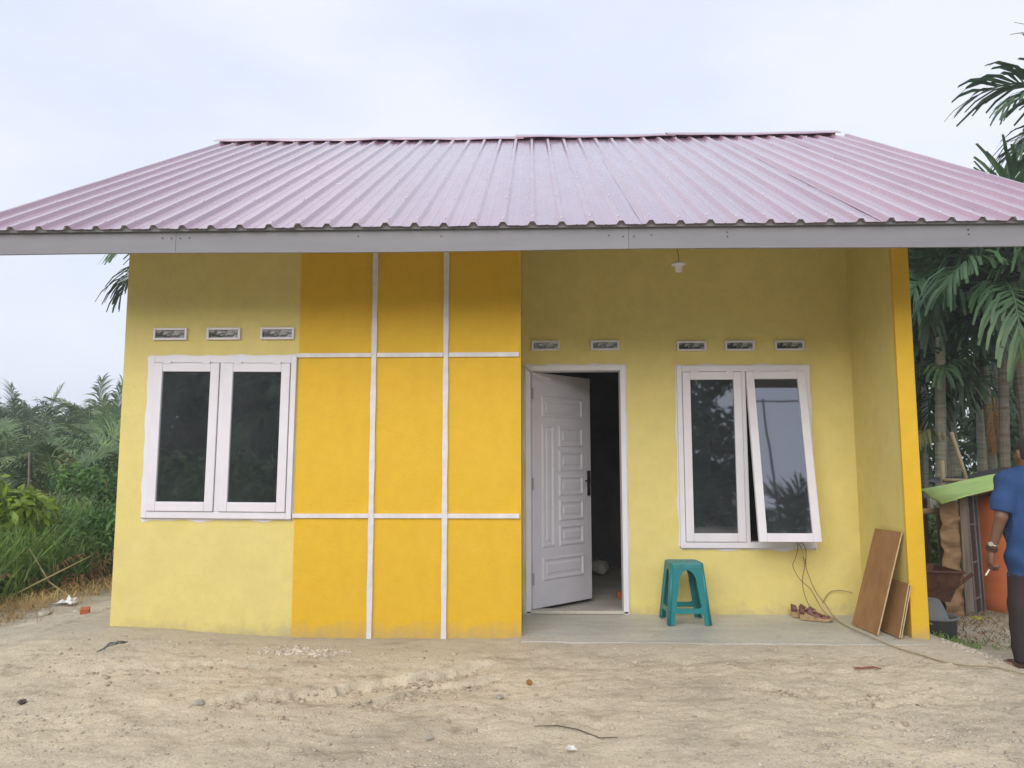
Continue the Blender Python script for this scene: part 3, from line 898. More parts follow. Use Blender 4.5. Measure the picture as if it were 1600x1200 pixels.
# ------------------------------------------------------------------ palms, trees, shrubs, grasses
def frond_arrays(L, n, ll, lw, e0, bend, droop, az, blunt=0.0, a0=65, a1=22, start=0.12, roll=0.0, rr=0.02, jit=0.12, rng=RNG, fold=0.5, side_sw=0.0, skip=0.05):
    """one feather-leaf: arched midrib and two rows of leaflets. Returns (verts, quads)."""
    K = 9
    s = np.linspace(0, 1, K)
    ang = e0 - bend * s ** 1.35
    seg = L / (K - 1)
    px = np.concatenate([[0], np.cumsum(np.cos((ang[:-1] + ang[1:]) / 2) * seg)])
    pz = np.concatenate([[0], np.cumsum(np.sin((ang[:-1] + ang[1:]) / 2) * seg)])
    py = side_sw * s ** 2 * L
    V = []; F = []
    # midrib, triangular section
    for k in range(K):
        r = rr * (1 - 0.8 * s[k])
        nx, nz_ = -math.sin(ang[k]), math.cos(ang[k])
        V += [(px[k] + nx * r, py[k], pz[k] + nz_ * r), (px[k] - nx * r * 0.6, py[k] + r, pz[k] - nz_ * r * 0.6), (px[k] - nx * r * 0.6, py[k] - r, pz[k] - nz_ * r * 0.6)]
    for k in range(K - 1):
        for q in range(3):
            q2 = (q + 1) % 3
            F.append((k * 3 + q, k * 3 + q2, (k + 1) * 3 + q2, (k + 1) * 3 + q))
    for side in (-1, 1):
        for i in range(n):
            if rng.random() < skip: continue
            t = start + (1 - start) * (i + rng.random() * 0.7) / n
            b = np.array([np.interp(t, s, px), np.interp(t, s, py), np.interp(t, s, pz)])
            a = np.interp(t, s, ang)
            T = np.array([math.cos(a), 0, math.sin(a)]); N = np.array([-math.sin(a), 0, math.cos(a)]); Sd = np.array([0, side, 0.0])
            al = R(a0 + (a1 - a0) * t + rng.normal() * 6)
            ln = ll * (0.45 + 0.75 * math.sin(math.pi * (0.12 + 0.80 * t))) * (1 + rng.normal() * jit)
            d = T * math.cos(al) + Sd * math.sin(al) + N * (fold * (0.5 + 0.5 * rng.random()) - 0.1)
            d /= np.linalg.norm(d)
            d2 = d + np.array([0, 0, -1]) * droop * (0.7 + 0.6 * rng.random()); d2 /= np.linalg.norm(d2)
            d3 = d2 + np.array([0, 0, -1]) * droop; d3 /= np.linalg.norm(d3)
            wv = T - d * np.dot(T, d); wv /= (np.linalg.norm(wv) + 1e-9)
            w = lw * (0.8 + 0.4 * rng.random())
            p0 = b; p1 = b + d * ln * 0.4; p2 = p1 + d2 * ln * 0.35; p3 = p2 + d3 * ln * 0.25
            k = len(V)
            for p, ww in ((p0, 0.35), (p1, 1.0), (p2, 0.85 + 0.15 * blunt), (p3, 0.12 + 0.75 * blunt)):
                V.append(tuple(p - wv * w * ww / 2)); V.append(tuple(p + wv * w * ww / 2))
            for q in range(3): F.append((k + 2 * q, k + 2 * q + 1, k + 2 * q + 3, k + 2 * q + 2))
    V = np.array(V); F = np.array(F)
    c, s_ = math.cos(roll), math.sin(roll)
    V = np.stack([V[:, 0], V[:, 1] * c - V[:, 2] * s_ * 0, V[:, 2] + V[:, 1] * s_], -1)
    c, s_ = math.cos(az), math.sin(az)
    V = np.stack([V[:, 0] * c - V[:, 1] * s_, V[:, 0] * s_ + V[:, 1] * c, V[:, 2]], -1)
    return V, F

def join(parts):
    V = []; F = []; k = 0
    for v, f in parts:
        V.append(v); F.append(f + k); k += len(v)
    return np.concatenate(V), np.concatenate(F)

def trunk_G(pts, rad, n=10, rings=0.0):
    g = G()
    P = []; Q = []
    N = max(6, len(pts) * 6)
    for i in range(N + 1):
        t = i / N * (len(pts) - 1); k = min(int(t), len(pts) - 2); u = t - k
        P.append(Vector(pts[k]).lerp(Vector(pts[k + 1]), u)); Q.append(rad[k] + (rad[k + 1] - rad[k]) * u + rings * (i % 2))
    return g.tube(P, Q, n)

def oil_palm_proto(h, fr, L, seed, low=False):
    rng = np.random.default_rng(seed)
    root = empty('oil_palm', (0, 0, 0))
    trunk_G([(0, 0, -0.6), (0.05, 0, h * 0.5), (0, 0, h)], [0.32, 0.27, 0.24], 10, 0.03).obj('trunk', MT['bark_dark'], root, local=True, smooth=False)
    parts = []
    for i in range(fr):
        t = i / fr
        e0 = R(82 - 88 * t ** 0.9 + rng.normal() * 5)
        bend = R(52 + 48 * t + rng.normal() * 8)
        v, f = frond_arrays(L * (0.78 + 0.3 * rng.random()), 42, 0.72, 0.052, e0, bend, 0.45 + 0.25 * t, i * 2.39996 + rng.normal() * 0.15, start=0.2, rr=0.045, roll=rng.normal() * 0.25, rng=rng, fold=0.35)
        v = v + np.array([0, 0, h - 0.05 * rng.random()])
        parts.append((v, f))
    v, f = join(parts)
    npobj('crown', v, f, MT['oil'], root)
    return root

def put(o, x, y, z=None, rz=0.0, sc=1.0):
    o.location = (x, y, gh(x, y) if z is None else z)
    o.rotation_euler = (0, 0, rz)
    o.scale = (sc, sc, sc)
    WL[o.name] = Vector(o.location)
    return o

protos = [oil_palm_proto(2.6, 34, 3.1, 11), oil_palm_proto(1.5, 30, 2.9, 12), oil_palm_proto(3.4, 36, 3.3, 13)]
used = [False] * 3
def place(protos, used, k, x, y, z, rz, sc, label, cat, group):
    o = protos[k] if not used[k] else copy_tree(protos[k])
    used[k] = True
    put(o, x, y, z, rz, sc)
    return tag(o, label, cat, group)
far_l = 'dark green oil palm in the far plantation row left of the house'
mid_l = 'oil palm of the middle plantation row behind the grass'
GP = 'oil palms of the plantation'
rngp = random.Random(5)
place(protos, used, 1, -9.7, 15.6, -0.9, 0.4, 0.72, 'nearest young oil palm with low arching fronds beside the left house corner', 'palm', GP)
place(protos, used, 1, -13.6, 17.6, -1.0, 2.0, 0.8, 'second nearest low oil palm, at the left edge behind the vine', 'palm', GP)
place(protos, used, 0, -11.2, 20.5, -1.0, 1.0, 0.72, 'oil palm with a brown frond behind the thin bare stake', 'palm', GP)
for (x, y, k, sc) in ((-15.8, 22.8, 0, 0.78), (-17.4, 25.2, 0, 0.8), (-14.4, 25.6, 2, 0.68), (-13.3, 23.3, 1, 0.95), (-20.6, 27.5, 0, 0.85)):
    place(protos, used, k, x, y, -1.1, rngp.uniform(0, 6), sc, mid_l, 'palm', GP)
for (x, y, k, sc) in ((-16.6, 30, 2, 0.84), (-19.6, 31, 0, 1.0), (-22.6, 33, 2, 0.9), (-25.5, 34.5, 0, 1.06),
                      (-19.0, 36, 2, 0.96), (-22.2, 38.5, 2, 1.02), (-25.8, 40, 2, 1.0), (-29.5, 41.5, 2, 1.0), (-22.5, 44, 2, 1.0), (-33, 45, 2, 1.05)):
    place(protos, used, k, x, y, -1.2, rngp.uniform(0, 6), sc, far_l, 'palm', GP)

for (x, y, k, sc) in ((-11.0, 27, 2, 0.8), (-8.0, 31, 0, 0.95), (-13.0, 33, 2, 0.9), (-9.5, 38, 2, 0.95), (-15.0, 40, 2, 1.0), (-5.0, 40, 2, 0.95)):
    place(protos, used, k, x, y, -1.2, rngp.uniform(0, 6), sc, far_l, 'palm', GP)
for (x, y, k, sc) in ((5.5, 34, 2, 0.8), (9.5, 31, 0, 0.85), (14.0, 33, 2, 0.8), (19.0, 32, 0, 0.95), (25.0, 35, 2, 0.95), (30.0, 33, 2, 0.95)):
    place(protos, used, k, x, y, -1.2, rngp.uniform(0, 6), sc, 'oil palm of the far row behind the areca palms right of the house', 'palm', GP)

def areca_proto(h, fr, L, seed, tr=0.075, lean=0.2, bark='bark', droopy=0.5, lw=0.046):
    rng = np.random.default_rng(seed)
    root = empty('areca_palm', (0, 0, 0))
    trunk_G([(0, 0, -0.6), (lean * 0.3, 0, h * 0.4), (lean, 0.05, h)], [tr * 1.25, tr, tr * 0.85], 10, 0.006).obj('trunk', MT[bark], root, local=True)
    g = G(); g.tube([(lean, 0.05, h - 0.02), (lean, 0.05, h + 0.35), (lean, 0.05, h + 0.75)], [tr * 0.9, tr * 1.2, tr * 0.5], 10)
    g.obj('crownshaft', MT['areca'], root, local=True, smooth=True)
    parts = []
    for i in range(fr):
        t = i / fr
        e0 = R(80 - 75 * t + rng.normal() * 5)
        bend = R(60 + 55 * t + rng.normal() * 8)
        v, f = frond_arrays(L * (0.8 + 0.3 * rng.random()), 27, 0.58, lw, e0, bend, 0.2 + 1.1 * droopy * t, i * 2.39996 + rng.normal() * 0.2, blunt=0.75, a0=62, a1=18, start=0.14, rr=0.03, roll=rng.normal() * 0.35, rng=rng, fold=0.3, jit=0.22, skip=0.1)
        parts.append((v + np.array([lean, 0.05, h + 0.55]), f))
    v, f = join(parts)
    npobj('crown', v, f, MT['areca'], root)
    return root, (lean, 0.05, h)

def dead_frond(root, at, az, L, mat='dry_frond', e0=-40, bend=45, seed=1, n=24, ll=0.5, lw=0.05, droop=1.4):
    v, f = frond_arrays(L, n, ll, lw, R(e0), R(bend), droop, az, blunt=0.3, rng=np.random.default_rng(seed), rr=0.02)
    return npobj('dead_frond' if mat == 'dry_frond' else 'yellowing_frond', v + np.array(at), f, MT[mat], root)

GA = 'areca palms right of the house'
A1, top1 = areca_proto(4.7, 17, 1.45, 21, 0.10, 0.1, 'bark', 0.55)
A2, top2 = areca_proto(3.8, 12, 1.7, 22, 0.08, -0.15, 'bark_pale', 0.6)
A3, top3 = areca_proto(3.2, 11, 1.5, 23, 0.06, 0.12, 'bark', 0.6)
# tall palms whose crowns stand over the right end of the roof
put(A1, 7.6, 12.0, -0.5, 2.2); tag(A1, 'tall areca palm whose dark crown rises behind the right roof end', 'palm', GA)
dead_frond(A1, (0.1, -0.08, 4.75), 2.9 - 2.2 + 3.14, 1.0, 'olive_frond', -60, 25, 8, 22, 0.4, 0.04, 1.5)
def strip(o):
    for c in list(o.children):
        if c.name.startswith(('yellowing', 'dead')): bpy.data.objects.remove(c)
    return o
o = copy_tree(A1); put(o, 9.25, 11.9, -0.5, 0.7, 1.38); tag(o, 'tallest areca palm, fronds hanging in at the top right corner', 'palm', GA)
o2 = copy_tree(A2); put(o2, 8.35, 14.6, -0.5, 4.0, 1.12); tag(o2, 'areca palm with drooping crown behind the right edge trunk', 'palm', GA)
o3 = copy_tree(A2); put(o3, 7.25, 13.4, -0.5, 5.2, 1.05); tag(o3, 'areca palm with dark straight trunk above the bamboo pole', 'palm', GA)
dead_frond(o3, (-0.15, 0.05, 4.1), 3.0 - 5.2, 1.7, 'olive_frond', 10, 85, 4, 24, 0.5, 0.05, 0.9)
put(A2, 7.72, 13.2, -0.5, 1.2, 0.9); tag(A2, 'areca palm with pale ringed trunk and an orange dead frond', 'palm', GA)
p = copy_tree(A2); put(p, 6.35, 12.3, -0.5, 3.5, 1.0); tag(p, 'areca palm close behind the golden post, fronds over the shed', 'palm', GA)
dead_frond(A2, (-0.15, -0.06, 3.2), 3.0, 1.0, 'dry_frond', -72, 22, 5, 18, 0.30, 0.035, 1.8)
dead_frond(A2, (-0.13, -0.06, 3.0), 4.2, 0.8, 'dry_frond', -78, 15, 6, 16, 0.28, 0.03, 1.8)
put(A3, 6.72, 12.6, -0.5, 2.6, 0.8); tag(A3, 'short areca palm with a yellowing drooping frond above the green sheet', 'palm', GA)
dead_frond(A3, (0.12, 0.05, 2.7), 3.6 - 2.6, 1.25, 'olive_frond', 30, 120, 7, 26, 0.5, 0.05, 1.2)
p = strip(copy_tree(A3)); put(p, 6.55, 13.8, -0.5, 0.2, 1.05); tag(p, 'slim areca palm, left one of the two dark trunks by the golden post', 'palm', GA)
p = strip(copy_tree(A3)); put(p, 6.98, 14.2, -0.5, 4.4, 1.15); tag(p, 'slim areca palm, right one of the two dark trunks by the golden post', 'palm', GA)
p = strip(copy_tree(A2)); put(p, 9.5, 15.8, -0.5, 1.0, 1.1); tag(p, 'areca palm further back between the dark and pale trunks', 'palm', GA)
p = strip(copy_tree(A2)); put(p, 8.1, 16.4, -0.5, 2.9, 1.2); tag(p, 'areca palm in the rear of the clump right of the house', 'palm', GA)
p = strip(copy_tree(A3)); put(p, 6.9, 11.6, -0.5, 5.6, 1.18); tag(p, 'areca palm with low hanging fronds next to the golden post top', 'palm', GA)
# palm behind the house, only its frond tips show
A4, _ = areca_proto(4.4, 12, 2.0, 29, 0.09, 0.0, 'bark', 0.5)
put(A4, -6.2, 13.6, -0.1, 0.35, 1.0); tag(A4, 'palm behind the house whose frond tips hang below the left eave', 'palm')

# leafy shrubs and trees
def leaf_cloud(n, centres, radii, size, seed, asp=0.45, flat=0.5, up=0.4):
    """n folded leaves spread through clumps; returns verts, quads"""
    rng = np.random.default_rng(seed)
    C = np.array(centres); Rr = np.array(radii)
    w = Rr ** 2; w = w / w.sum()
    k = rng.choice(len(C), n, p=w)
    d = rng.normal(size=(n, 3)); d /= np.linalg.norm(d, axis=1, keepdims=True)
    rad = Rr[k][:, None] * (0.45 + 0.6 * rng.random((n, 1)) ** 0.6)
    P = C[k] + d * rad * np.array([1, 1, 0.75])
    N = d * 0.7 + np.array([0, 0, up]) + rng.normal(size=(n, 3)) * 0.5
    N /= np.linalg.norm(N, axis=1, keepdims=True)
    T = rng.normal(size=(n, 3)) + d * 0.6 + np.array([0, 0, -0.5]); T -= N * (T * N).sum(1, keepdims=True); T /= np.linalg.norm(T, axis=1, keepdims=True)
    B = np.cross(N, T)
    s = size * (0.6 + 0.8 * rng.random((n, 1)))
    a = s * asp
    v0 = P; v1 = P + T * s * 0.5 + B * a * 0.5 - N * s * 0.04; v2 = P + T * s - N * s * 0.16; v3 = P + T * s * 0.5 - B * a * 0.5 - N * s * 0.04
    m = P + T * s * 0.5 + N * s * 0.05
    V = np.stack([v0, v1, v2, m, v3], 1).reshape(-1, 3)
    b = np.arange(n)[:, None] * 5
    F = np.concatenate([b + np.array([[0, 1, 2, 3]]), b + np.array([[0, 3, 2, 4]])])
    return V, F

def shrub(name, x, y, z, h, w, nleaf, size, mat, seed, label, cat, group=None, clumps=9, stems=6):
    rng = np.random.default_rng(seed)
    root = empty(name, (x, y, z))
    cs_, rs = [], []
    g = G()
    for i in range(clumps):
        a = rng.random() * 6.28; rr_ = w * 0.5 * rng.random() ** 0.6; zz = h * (0.25 + 0.65 * rng.random())
        c = (rr_ * math.cos(a), rr_ * math.sin(a), zz)
        cs_.append(c); rs.append(w * (0.16 + 0.14 * rng.random()))
        if i < stems: g.tube([(c[0] * 0.15, c[1] * 0.15, -0.15), (c[0] * 0.6, c[1] * 0.6, zz * 0.55), (c[0], c[1], zz)], [0.016, 0.011, 0.005], 5)
    g.obj('stem', MT['stem'], root, local=True)
    v, f = leaf_cloud(nleaf, cs_, rs, size, seed)
    npobj('foliage', v, f, MT[mat], root)
    return tag(root, label, cat, group)

def tree(name, x, y, z, h, w, nleaf, size, mat, seed, label, cat, group=None, clumps=16, lowest=0.3):
    rng = np.random.default_rng(seed)
    root = empty(name, (x, y, z))
    g = trunk_G([(0, 0, -0.5), (0.1, 0.05, h * 0.35), (0.05, -0.05, h * 0.6), (0, 0, h * 0.85)], [0.14, 0.11, 0.08, 0.03], 8)
    cs_, rs = [], []
    for i in range(clumps):
        a = i * 2.4 + rng.random(); t = rng.random()
        rr_ = w * 0.5 * (0.35 + 0.65 * rng.random()) * (1 - 0.45 * abs(t - 0.35)); zz = h * (lowest + (0.96 - lowest) * t)
        c = (rr_ * math.cos(a), rr_ * math.sin(a), zz); cs_.append(c); rs.append(w * (0.13 + 0.12 * rng.random()))
        g.tube([(0.05, 0, zz * 0.62), (c[0] * 0.55, c[1] * 0.55, zz * 0.86), c], [0.045, 0.028, 0.01], 5)
    g.obj('trunk', MT['bark'], root, local=True)
    v, f = leaf_cloud(nleaf, cs_, rs, size, seed)
    npobj('crown', v, f, MT[mat], root)
    return tag(root, label, cat, group)

# left thicket
shrub('vine_bush', -6.28, 9.15, -0.5, 1.95, 1.0, 700, 0.15, 'vine', 31, 'bright yellow-green broad leaved vine bush at the left picture edge', 'bush', clumps=8)
shrub('shrub', -6.6, 9.3, -0.5, 1.0, 1.7, 2200, 0.085, 'shrub', 32, 'leafy green shrub in the thicket below the bright vine', 'bush', 'thicket shrubs')
shrub('shrub', -6.0, 9.9, -0.5, 1.15, 1.5, 2200, 0.08, 'shrub', 33, 'spreading green shrub in the middle of the left thicket', 'bush', 'thicket shrubs')
shrub('shrub', -6.05, 11.0, -0.4, 1.75, 1.2, 1800, 0.085, 'shrub', 34, 'taller green shrub against the left house corner', 'bush', 'thicket shrubs')
shrub('shrub', -6.3, 8.6, -0.45, 0.62, 1.0, 900, 0.09, 'shrub', 35, 'low weed clump at the near left edge of the dirt yard', 'bush', 'thicket shrubs')
for k_, (x_, y_, h_, w_, lb_) in enumerate(((-5.85, 8.9, 0.95, 1.1, 'bright leafy weed bush just behind the dead ferns'), (-6.4, 8.9, 1.0, 1.2, 'bright leafy weed bush at the left edge below the vine'), (-5.55, 9.9, 1.2, 1.0, 'leafy bush beside the house corner above the dry grass'), (-6.7, 10.5, 1.35, 1.4, 'leafy bush rising through the tall grass in the thicket'))):
    shrub('shrub', x_, y_, -0.5, h_, w_, 1500, 0.095, 'shrub', 130 + k_, lb_, 'bush', 'thicket shrubs', clumps=12)
shrub('shrub', -8.6, 13.5, -0.7, 2.4, 1.0, 700, 0.09, 'olive_frond', 36, 'sparse yellowish shrub round the thin bare stake', 'bush', 'thicket shrubs')
shrub('shrub', -5.75, 8.9, -0.42, 0.65, 0.9, 500, 0.09, 'shrub', 37, 'small fern-like weed beside the brown dead ferns', 'bush', 'thicket shrubs')
g = G(); g.tube([(-8.62, 13.0, -0.7), (-8.61, 13.0, 0.8), (-8.66, 13.02, 1.5)], [0.028, 0.022, 0.016], 7)
tag(g.obj('wooden_stake', MT['bark'], smooth=True), 'thin bare wooden stake standing among the left bushes', 'stake')

def blades(name, n, region, hmin, hmax, w, mat, seed, lean=0.5, clump=None, label=None, cat='grass'):
    rng = np.random.default_rng(seed)
    P = region(rng, n)
    z = gz(P[:, 0], P[:, 1])
    base = np.stack([P[:, 0], P[:, 1], z - 0.02], -1)
    h = (hmin + (hmax - hmin) * rng.random((n, 1)) ** 1.2) * P[:, 2:3]
    a = rng.random(n) * 6.283
    dr = np.stack([np.cos(a), np.sin(a), np.zeros(n)], -1)
    sd = np.stack([-np.sin(a), np.cos(a), np.zeros(n)], -1)
    # blades face every way round
    tw = rng.random(n) * 6.283
    sd = sd * np.cos(tw)[:, None] + dr * np.sin(tw)[:, None]
    ln = lean * (0.3 + rng.random((n, 1)))
    p1 = base + np.array([0, 0, 1]) * h * 0.5 + dr * h * ln * 0.18
    p2 = base + np.array([0, 0, 1]) * h * 0.85 + dr * h * ln * 0.55
    p3 = base + np.array([0, 0, 1]) * h * (1.0 - 0.25 * ln) + dr * h * ln * 1.0
    ww = w * (0.6 + 0.8 * rng.random((n, 1)))
    V = np.stack([base - sd * ww * 0.4, base + sd * ww * 0.4, p1 - sd * ww * 0.5, p1 + sd * ww * 0.5, p2 - sd * ww * 0.38, p2 + sd * ww * 0.38, p3 - sd * ww * 0.06, p3 + sd * ww * 0.06], 1).reshape(-1, 3)
    b = np.arange(n)[:, None] * 8
    F = np.concatenate([b + np.array([[0, 1, 3, 2]]), b + np.array([[2, 3, 5, 4]]), b + np.array([[4, 5, 7, 6]])])
    o = npobj(name, V, F, MT[mat])
    return tag(o, label, cat, kind='stuff')

# the yard's left edge runs from (-4.6, 6.6) out to (-5.0, 9.6)
def edge_x(y): return np.interp(y, [5.0, 6.6, 7.6, 9.4, 12, 16], [-5.2, -4.75, -5.0, -4.85, -4.6, -4.4])
def reg_tall(rng, n):
    y = 7.6 + 7.0 * rng.random(n) ** 1.1; x = edge_x(y) - 0.55 - 5.2 * rng.random(n) ** 1.3
    return np.stack([x, y, 0.55 + 0.45 * sst(0.0, 1.6, edge_x(y) - x) + 0.25 * fbm(x * 1.3, y * 1.3, 2)], -1)
blades('tall_grass', 24000, reg_tall, 0.55, 1.35, 0.010, 'grass', 41, 0.75, label='tall green grass filling the thicket left of the house')
def reg_low(rng, n):
    y = 6.4 + 5.0 * rng.random(n); x = edge_x(y) - 0.25 - 2.2 * rng.random(n) ** 1.2
    return np.stack([x, y, 0.6 + 0.6 * rng.random(n)], -1)
blades('low_grass', 6000, reg_low, 0.18, 0.55, 0.014, 'grass', 42, 0.9, label='low green grass along the foot of the left thicket')
def reg_dry(rng, n):
    y = 6.5 + 4.6 * rng.random(n) ** 0.8; x = edge_x(y) + 0.28 - 0.95 * np.abs(rng.normal(size=n)) * 0.7 + 0.22 * sst(8.0, 9.3, y)
    k = rng.random(n); x = np.where(k < 0.15, x + 0.35 * rng.random(n), x)
    return np.stack([x, y, 0.6 + 0.5 * rng.random(n)], -1)
blades('dry_grass', 5200, reg_dry, 0.04, 0.17, 0.007, 'dry_grass', 43, 1.3, label='dry straw-coloured grass at the left edge of the yard')
def reg_right(rng, n):
    m = n // 3
    x = np.concatenate([3.05 + 0.25 * np.abs(rng.normal(size=m)), 3.2 + 1.6 * rng.random(m), 3.9 + 2.6 * rng.random(n - 2 * m)])
    y = np.concatenate([6.15 + 0.35 * rng.random(m), 6.2 + 0.5 * rng.random(m), 7.6 + 1.6 * rng.random(n - 2 * m)])
    return np.stack([x, y, 0.5 + 0.6 * rng.random(n)], -1)
blades('weeds', 1300, reg_right, 0.02, 0.085, 0.007, 'grass', 44, 1.2, label='short green weeds on the dirt between the golden post and the shed')
def reg_right2(rng, n):
    x = 3.3 + 3.4 * rng.random(n); y = 6.3 + 2.9 * rng.random(n)
    return np.stack([x, y, 0.5 + 0.6 * rng.random(n)], -1)
blades('dead_grass', 2600, reg_right2, 0.02, 0.10, 0.009, 'dead_fern', 45, 1.8, label='brown dead grass strewn on the dirt before the shed')
def reg_back(rng, n):
    x = 5 + 12 * rng.random(n); y = 9.8 + 9 * rng.random(n)
    return np.stack([x, y, 0.6 + 0.6 * rng.random(n)], -1)
blades('undergrowth', 9000, reg_back, 0.3, 0.9, 0.03, 'grass', 46, 0.8, label='green undergrowth beneath the areca palms')

# dead brown ferns between thicket and yard
for k, (x, y, h, az, lb) in enumerate(((-5.35, 8.35, 0.62, 0.3, 'brown dead fern frond, the left one bending over the weeds'), (-5.05, 8.9, 0.7, 0.9, 'brown dead fern frond, tallest, in the middle of the dead clump'), (-4.98, 9.4, 0.62, 0.1, 'brown dead fern frond nearest to the house corner'), (-5.6, 8.0, 0.5, 5.6, 'brown dead fern frond low at the near end of the dead clump'))):
    parts = [frond_arrays(h, 18, 0.16, 0.018, R(74 - 9 * q), R(70 + 20 * q), 1.0, az + q * 1.25, rng=np.random.default_rng(60 + k * 7 + q), rr=0.006) for q in range(5)]
    v, f = join(parts)
    o = npobj('dead_fern', v, f, MT['dead_fern'], loc=(x, y, gh(x, y)))
    tag(o, lb, 'fern', 'dead ferns at the yard edge')
g = G(); g.tube([(-5.35, 7.75, gh(-5.35, 7.75) + 0.02), (-5.1, 7.95, 0.05), (-4.75, 8.25, 0.28)], [0.012, 0.011, 0.007], 6)
tag(g.obj('dry_stalk', MT['stem'], smooth=True), 'long dry stalk leaning to the right over the weeds', 'stalk')
g = G(); g.tube([(-4.85, 8.1, gh(-4.85, 8.1)), (-5.15, 8.2, 0.02), (-5.45, 8.3, 0.36)], [0.010, 0.009, 0.006], 6)
tag(g.obj('dry_stalk', MT['stem'], smooth=True), 'thin dry stalk leaning to the left across the long one', 'stalk')

# broadleaf growth behind the areca palms and low hedge in front of it
tree('broadleaf_tree', 11.6, 17.5, -0.5, 4.4, 3.6, 2600, 0.24, 'tree', 51, 'light green broadleaf tree low behind the man and the tank', 'tree')
tree('broadleaf_tree', 9.0, 19.5, -0.5, 3.4, 3.4, 2200, 0.22, 'tree', 52, 'bushy green tree showing between the palm trunks', 'tree')
tree('broadleaf_tree', 13.5, 22, -0.5, 5.4, 4.6, 2600, 0.28, 'tree', 53, 'far broadleaf tree behind the right edge palm trunk', 'tree')
shrub('shrub', 7.7, 10.9, -0.5, 1.5, 2.0, 1300, 0.15, 'shrub', 54, 'dark green shrub behind the shed under the yellowing frond', 'bush')
shrub('shrub', 9.0, 11.0, -0.5, 1.8, 2.0, 1300, 0.16, 'shrub', 55, 'green shrub behind the black lean-to roof by the man', 'bush')
shrub('shrub', 5.0, 9.9, -0.45, 1.1, 1.1, 900, 0.09, 'shrub', 56, 'green weeds showing through the gap left of the brown wall', 'bush')

# what stands behind the viewer and shows mirrored in the panes
GR = 'growth mirrored in the window panes'
for (x, y, h, w, sd, lb) in ((-8.6, -9.5, 5.6, 5.4, 71, 'dark tree mirrored in the left pane of the left window'), (-5.2, -10.5, 6.0, 5.2, 72, 'dark tree mirrored in the right pane of the left window'),
                             (-11.5, -12.0, 6.4, 6.0, 76, 'tall dark tree mirrored at the outer edge of the left window'), (4.6, -10.5, 5.6, 4.8, 73, 'dark green tree mirrored in the closed pane of the right window'),
                             (1.2, -12.5, 5.8, 5.0, 77, 'dark tree mirrored at the inner edge of the closed right pane'), (8.4, -8.5, 4.3, 4.2, 74, 'low dark tree mirrored at the foot of the tilted pane')):
    tree('broadleaf_tree', x, y, -0.5, h, w, 5200, 0.34, 'tree', sd, lb, 'tree', GR, clumps=26, lowest=0.06)
for (x, y, h, w, sd, lb) in ((-14.0, -16.5, 7.0, 7.0, 78, 'tree standing behind the one mirrored at the outer edge of the left window'), (-8.0, -16.0, 6.8, 7.0, 79, 'tree standing behind the pair mirrored in the left window'), (-2.5, -16.0, 6.5, 6.5, 80, 'tree standing behind the gap between both mirrored groups')):
    tree('broadleaf_tree', x, y, -0.5, h, w, 6500, 0.42, 'tree', sd, lb, 'tree', GR, clumps=30, lowest=0.06)
shrub('shrub', -7.2, -5.5, -0.4, 1.5, 3.4, 2200, 0.18, 'shrub', 75, 'pale green shrub mirrored low in the left window', 'bush', GR)
pm = copy_tree(A1); put(pm, 7.7, -10.2, -0.5, 1.0, 1.02); tag(pm, 'palm top mirrored against the sky in the tilted pane', 'palm', GR)
pm = copy_tree(protos[2]); put(pm, -6.0, -9.0, -0.5, 1.0, 0.9); tag(pm, 'palm with drooping fronds mirrored in the left window', 'palm', GR)
g = G(); g.tube([(7.35, -10, -0.6), (7.3, -10, 8.95)], [0.05, 0.035], 8)
tag(g.obj('utility_pole', MT['bark_dark']), 'thin dark pole mirrored in the tilted window pane', 'pole')
g = G(); g.tube([(-30, -10.1, 9.2), (-12, -10.1, 8.75), (7.3, -10.1, 8.92), (20, -10.1, 8.7), (34, -10.1, 9.1)], 0.028, 5)
tag(g.obj('power_line', MT['black']), 'black overhead wire mirrored as a line across the tilted pane', 'wire')

# ------------------------------------------------------------------ plastic stool
def curve_plate(name, outlines, th):
    """flat plate with holes from 2-D outlines (x,z), thickness th along y; returns a mesh G"""
    cu = bpy.data.curves.new(name, 'CURVE'); cu.dimensions = '2D'; cu.fill_mode = 'BOTH'
    for pts in outlines:
        sp = cu.splines.new('POLY'); sp.points.add(len(pts) - 1)
        for p, (x, z) in zip(sp.points, pts): p.co = (x, z, 0, 1)
        sp.use_cyclic_u = True
    cu.extrude = th / 2; cu.bevel_depth = 0.0
    o = bpy.data.objects.new(name, cu); COL.objects.link(o)
    dg = bpy.context.evaluated_depsgraph_get()
    me = bpy.data.meshes.new_from_object(o.evaluated_get(dg))
    g = G(); g.add([(v.co.x, -v.co.z, v.co.y) for v in me.vertices], [tuple(p.vertices) for p in me.polygons])
    bpy.data.objects.remove(o); bpy.data.curves.remove(cu); bpy.data.meshes.remove(me)
    return g

def arch(x, z0, z1, sh, n=14):
    """arch opening: half-width x at z0, rounded top at z1"""
    pts = [(-x, z0), (x, z0)]
    for i in range(n + 1):
        t = math.pi * i / n
        pts.append((sh * x * math.cos(t), z1 - (z1 - z0) * 0.38 * (1 - math.sin(t) ** 0.8)))
    return pts

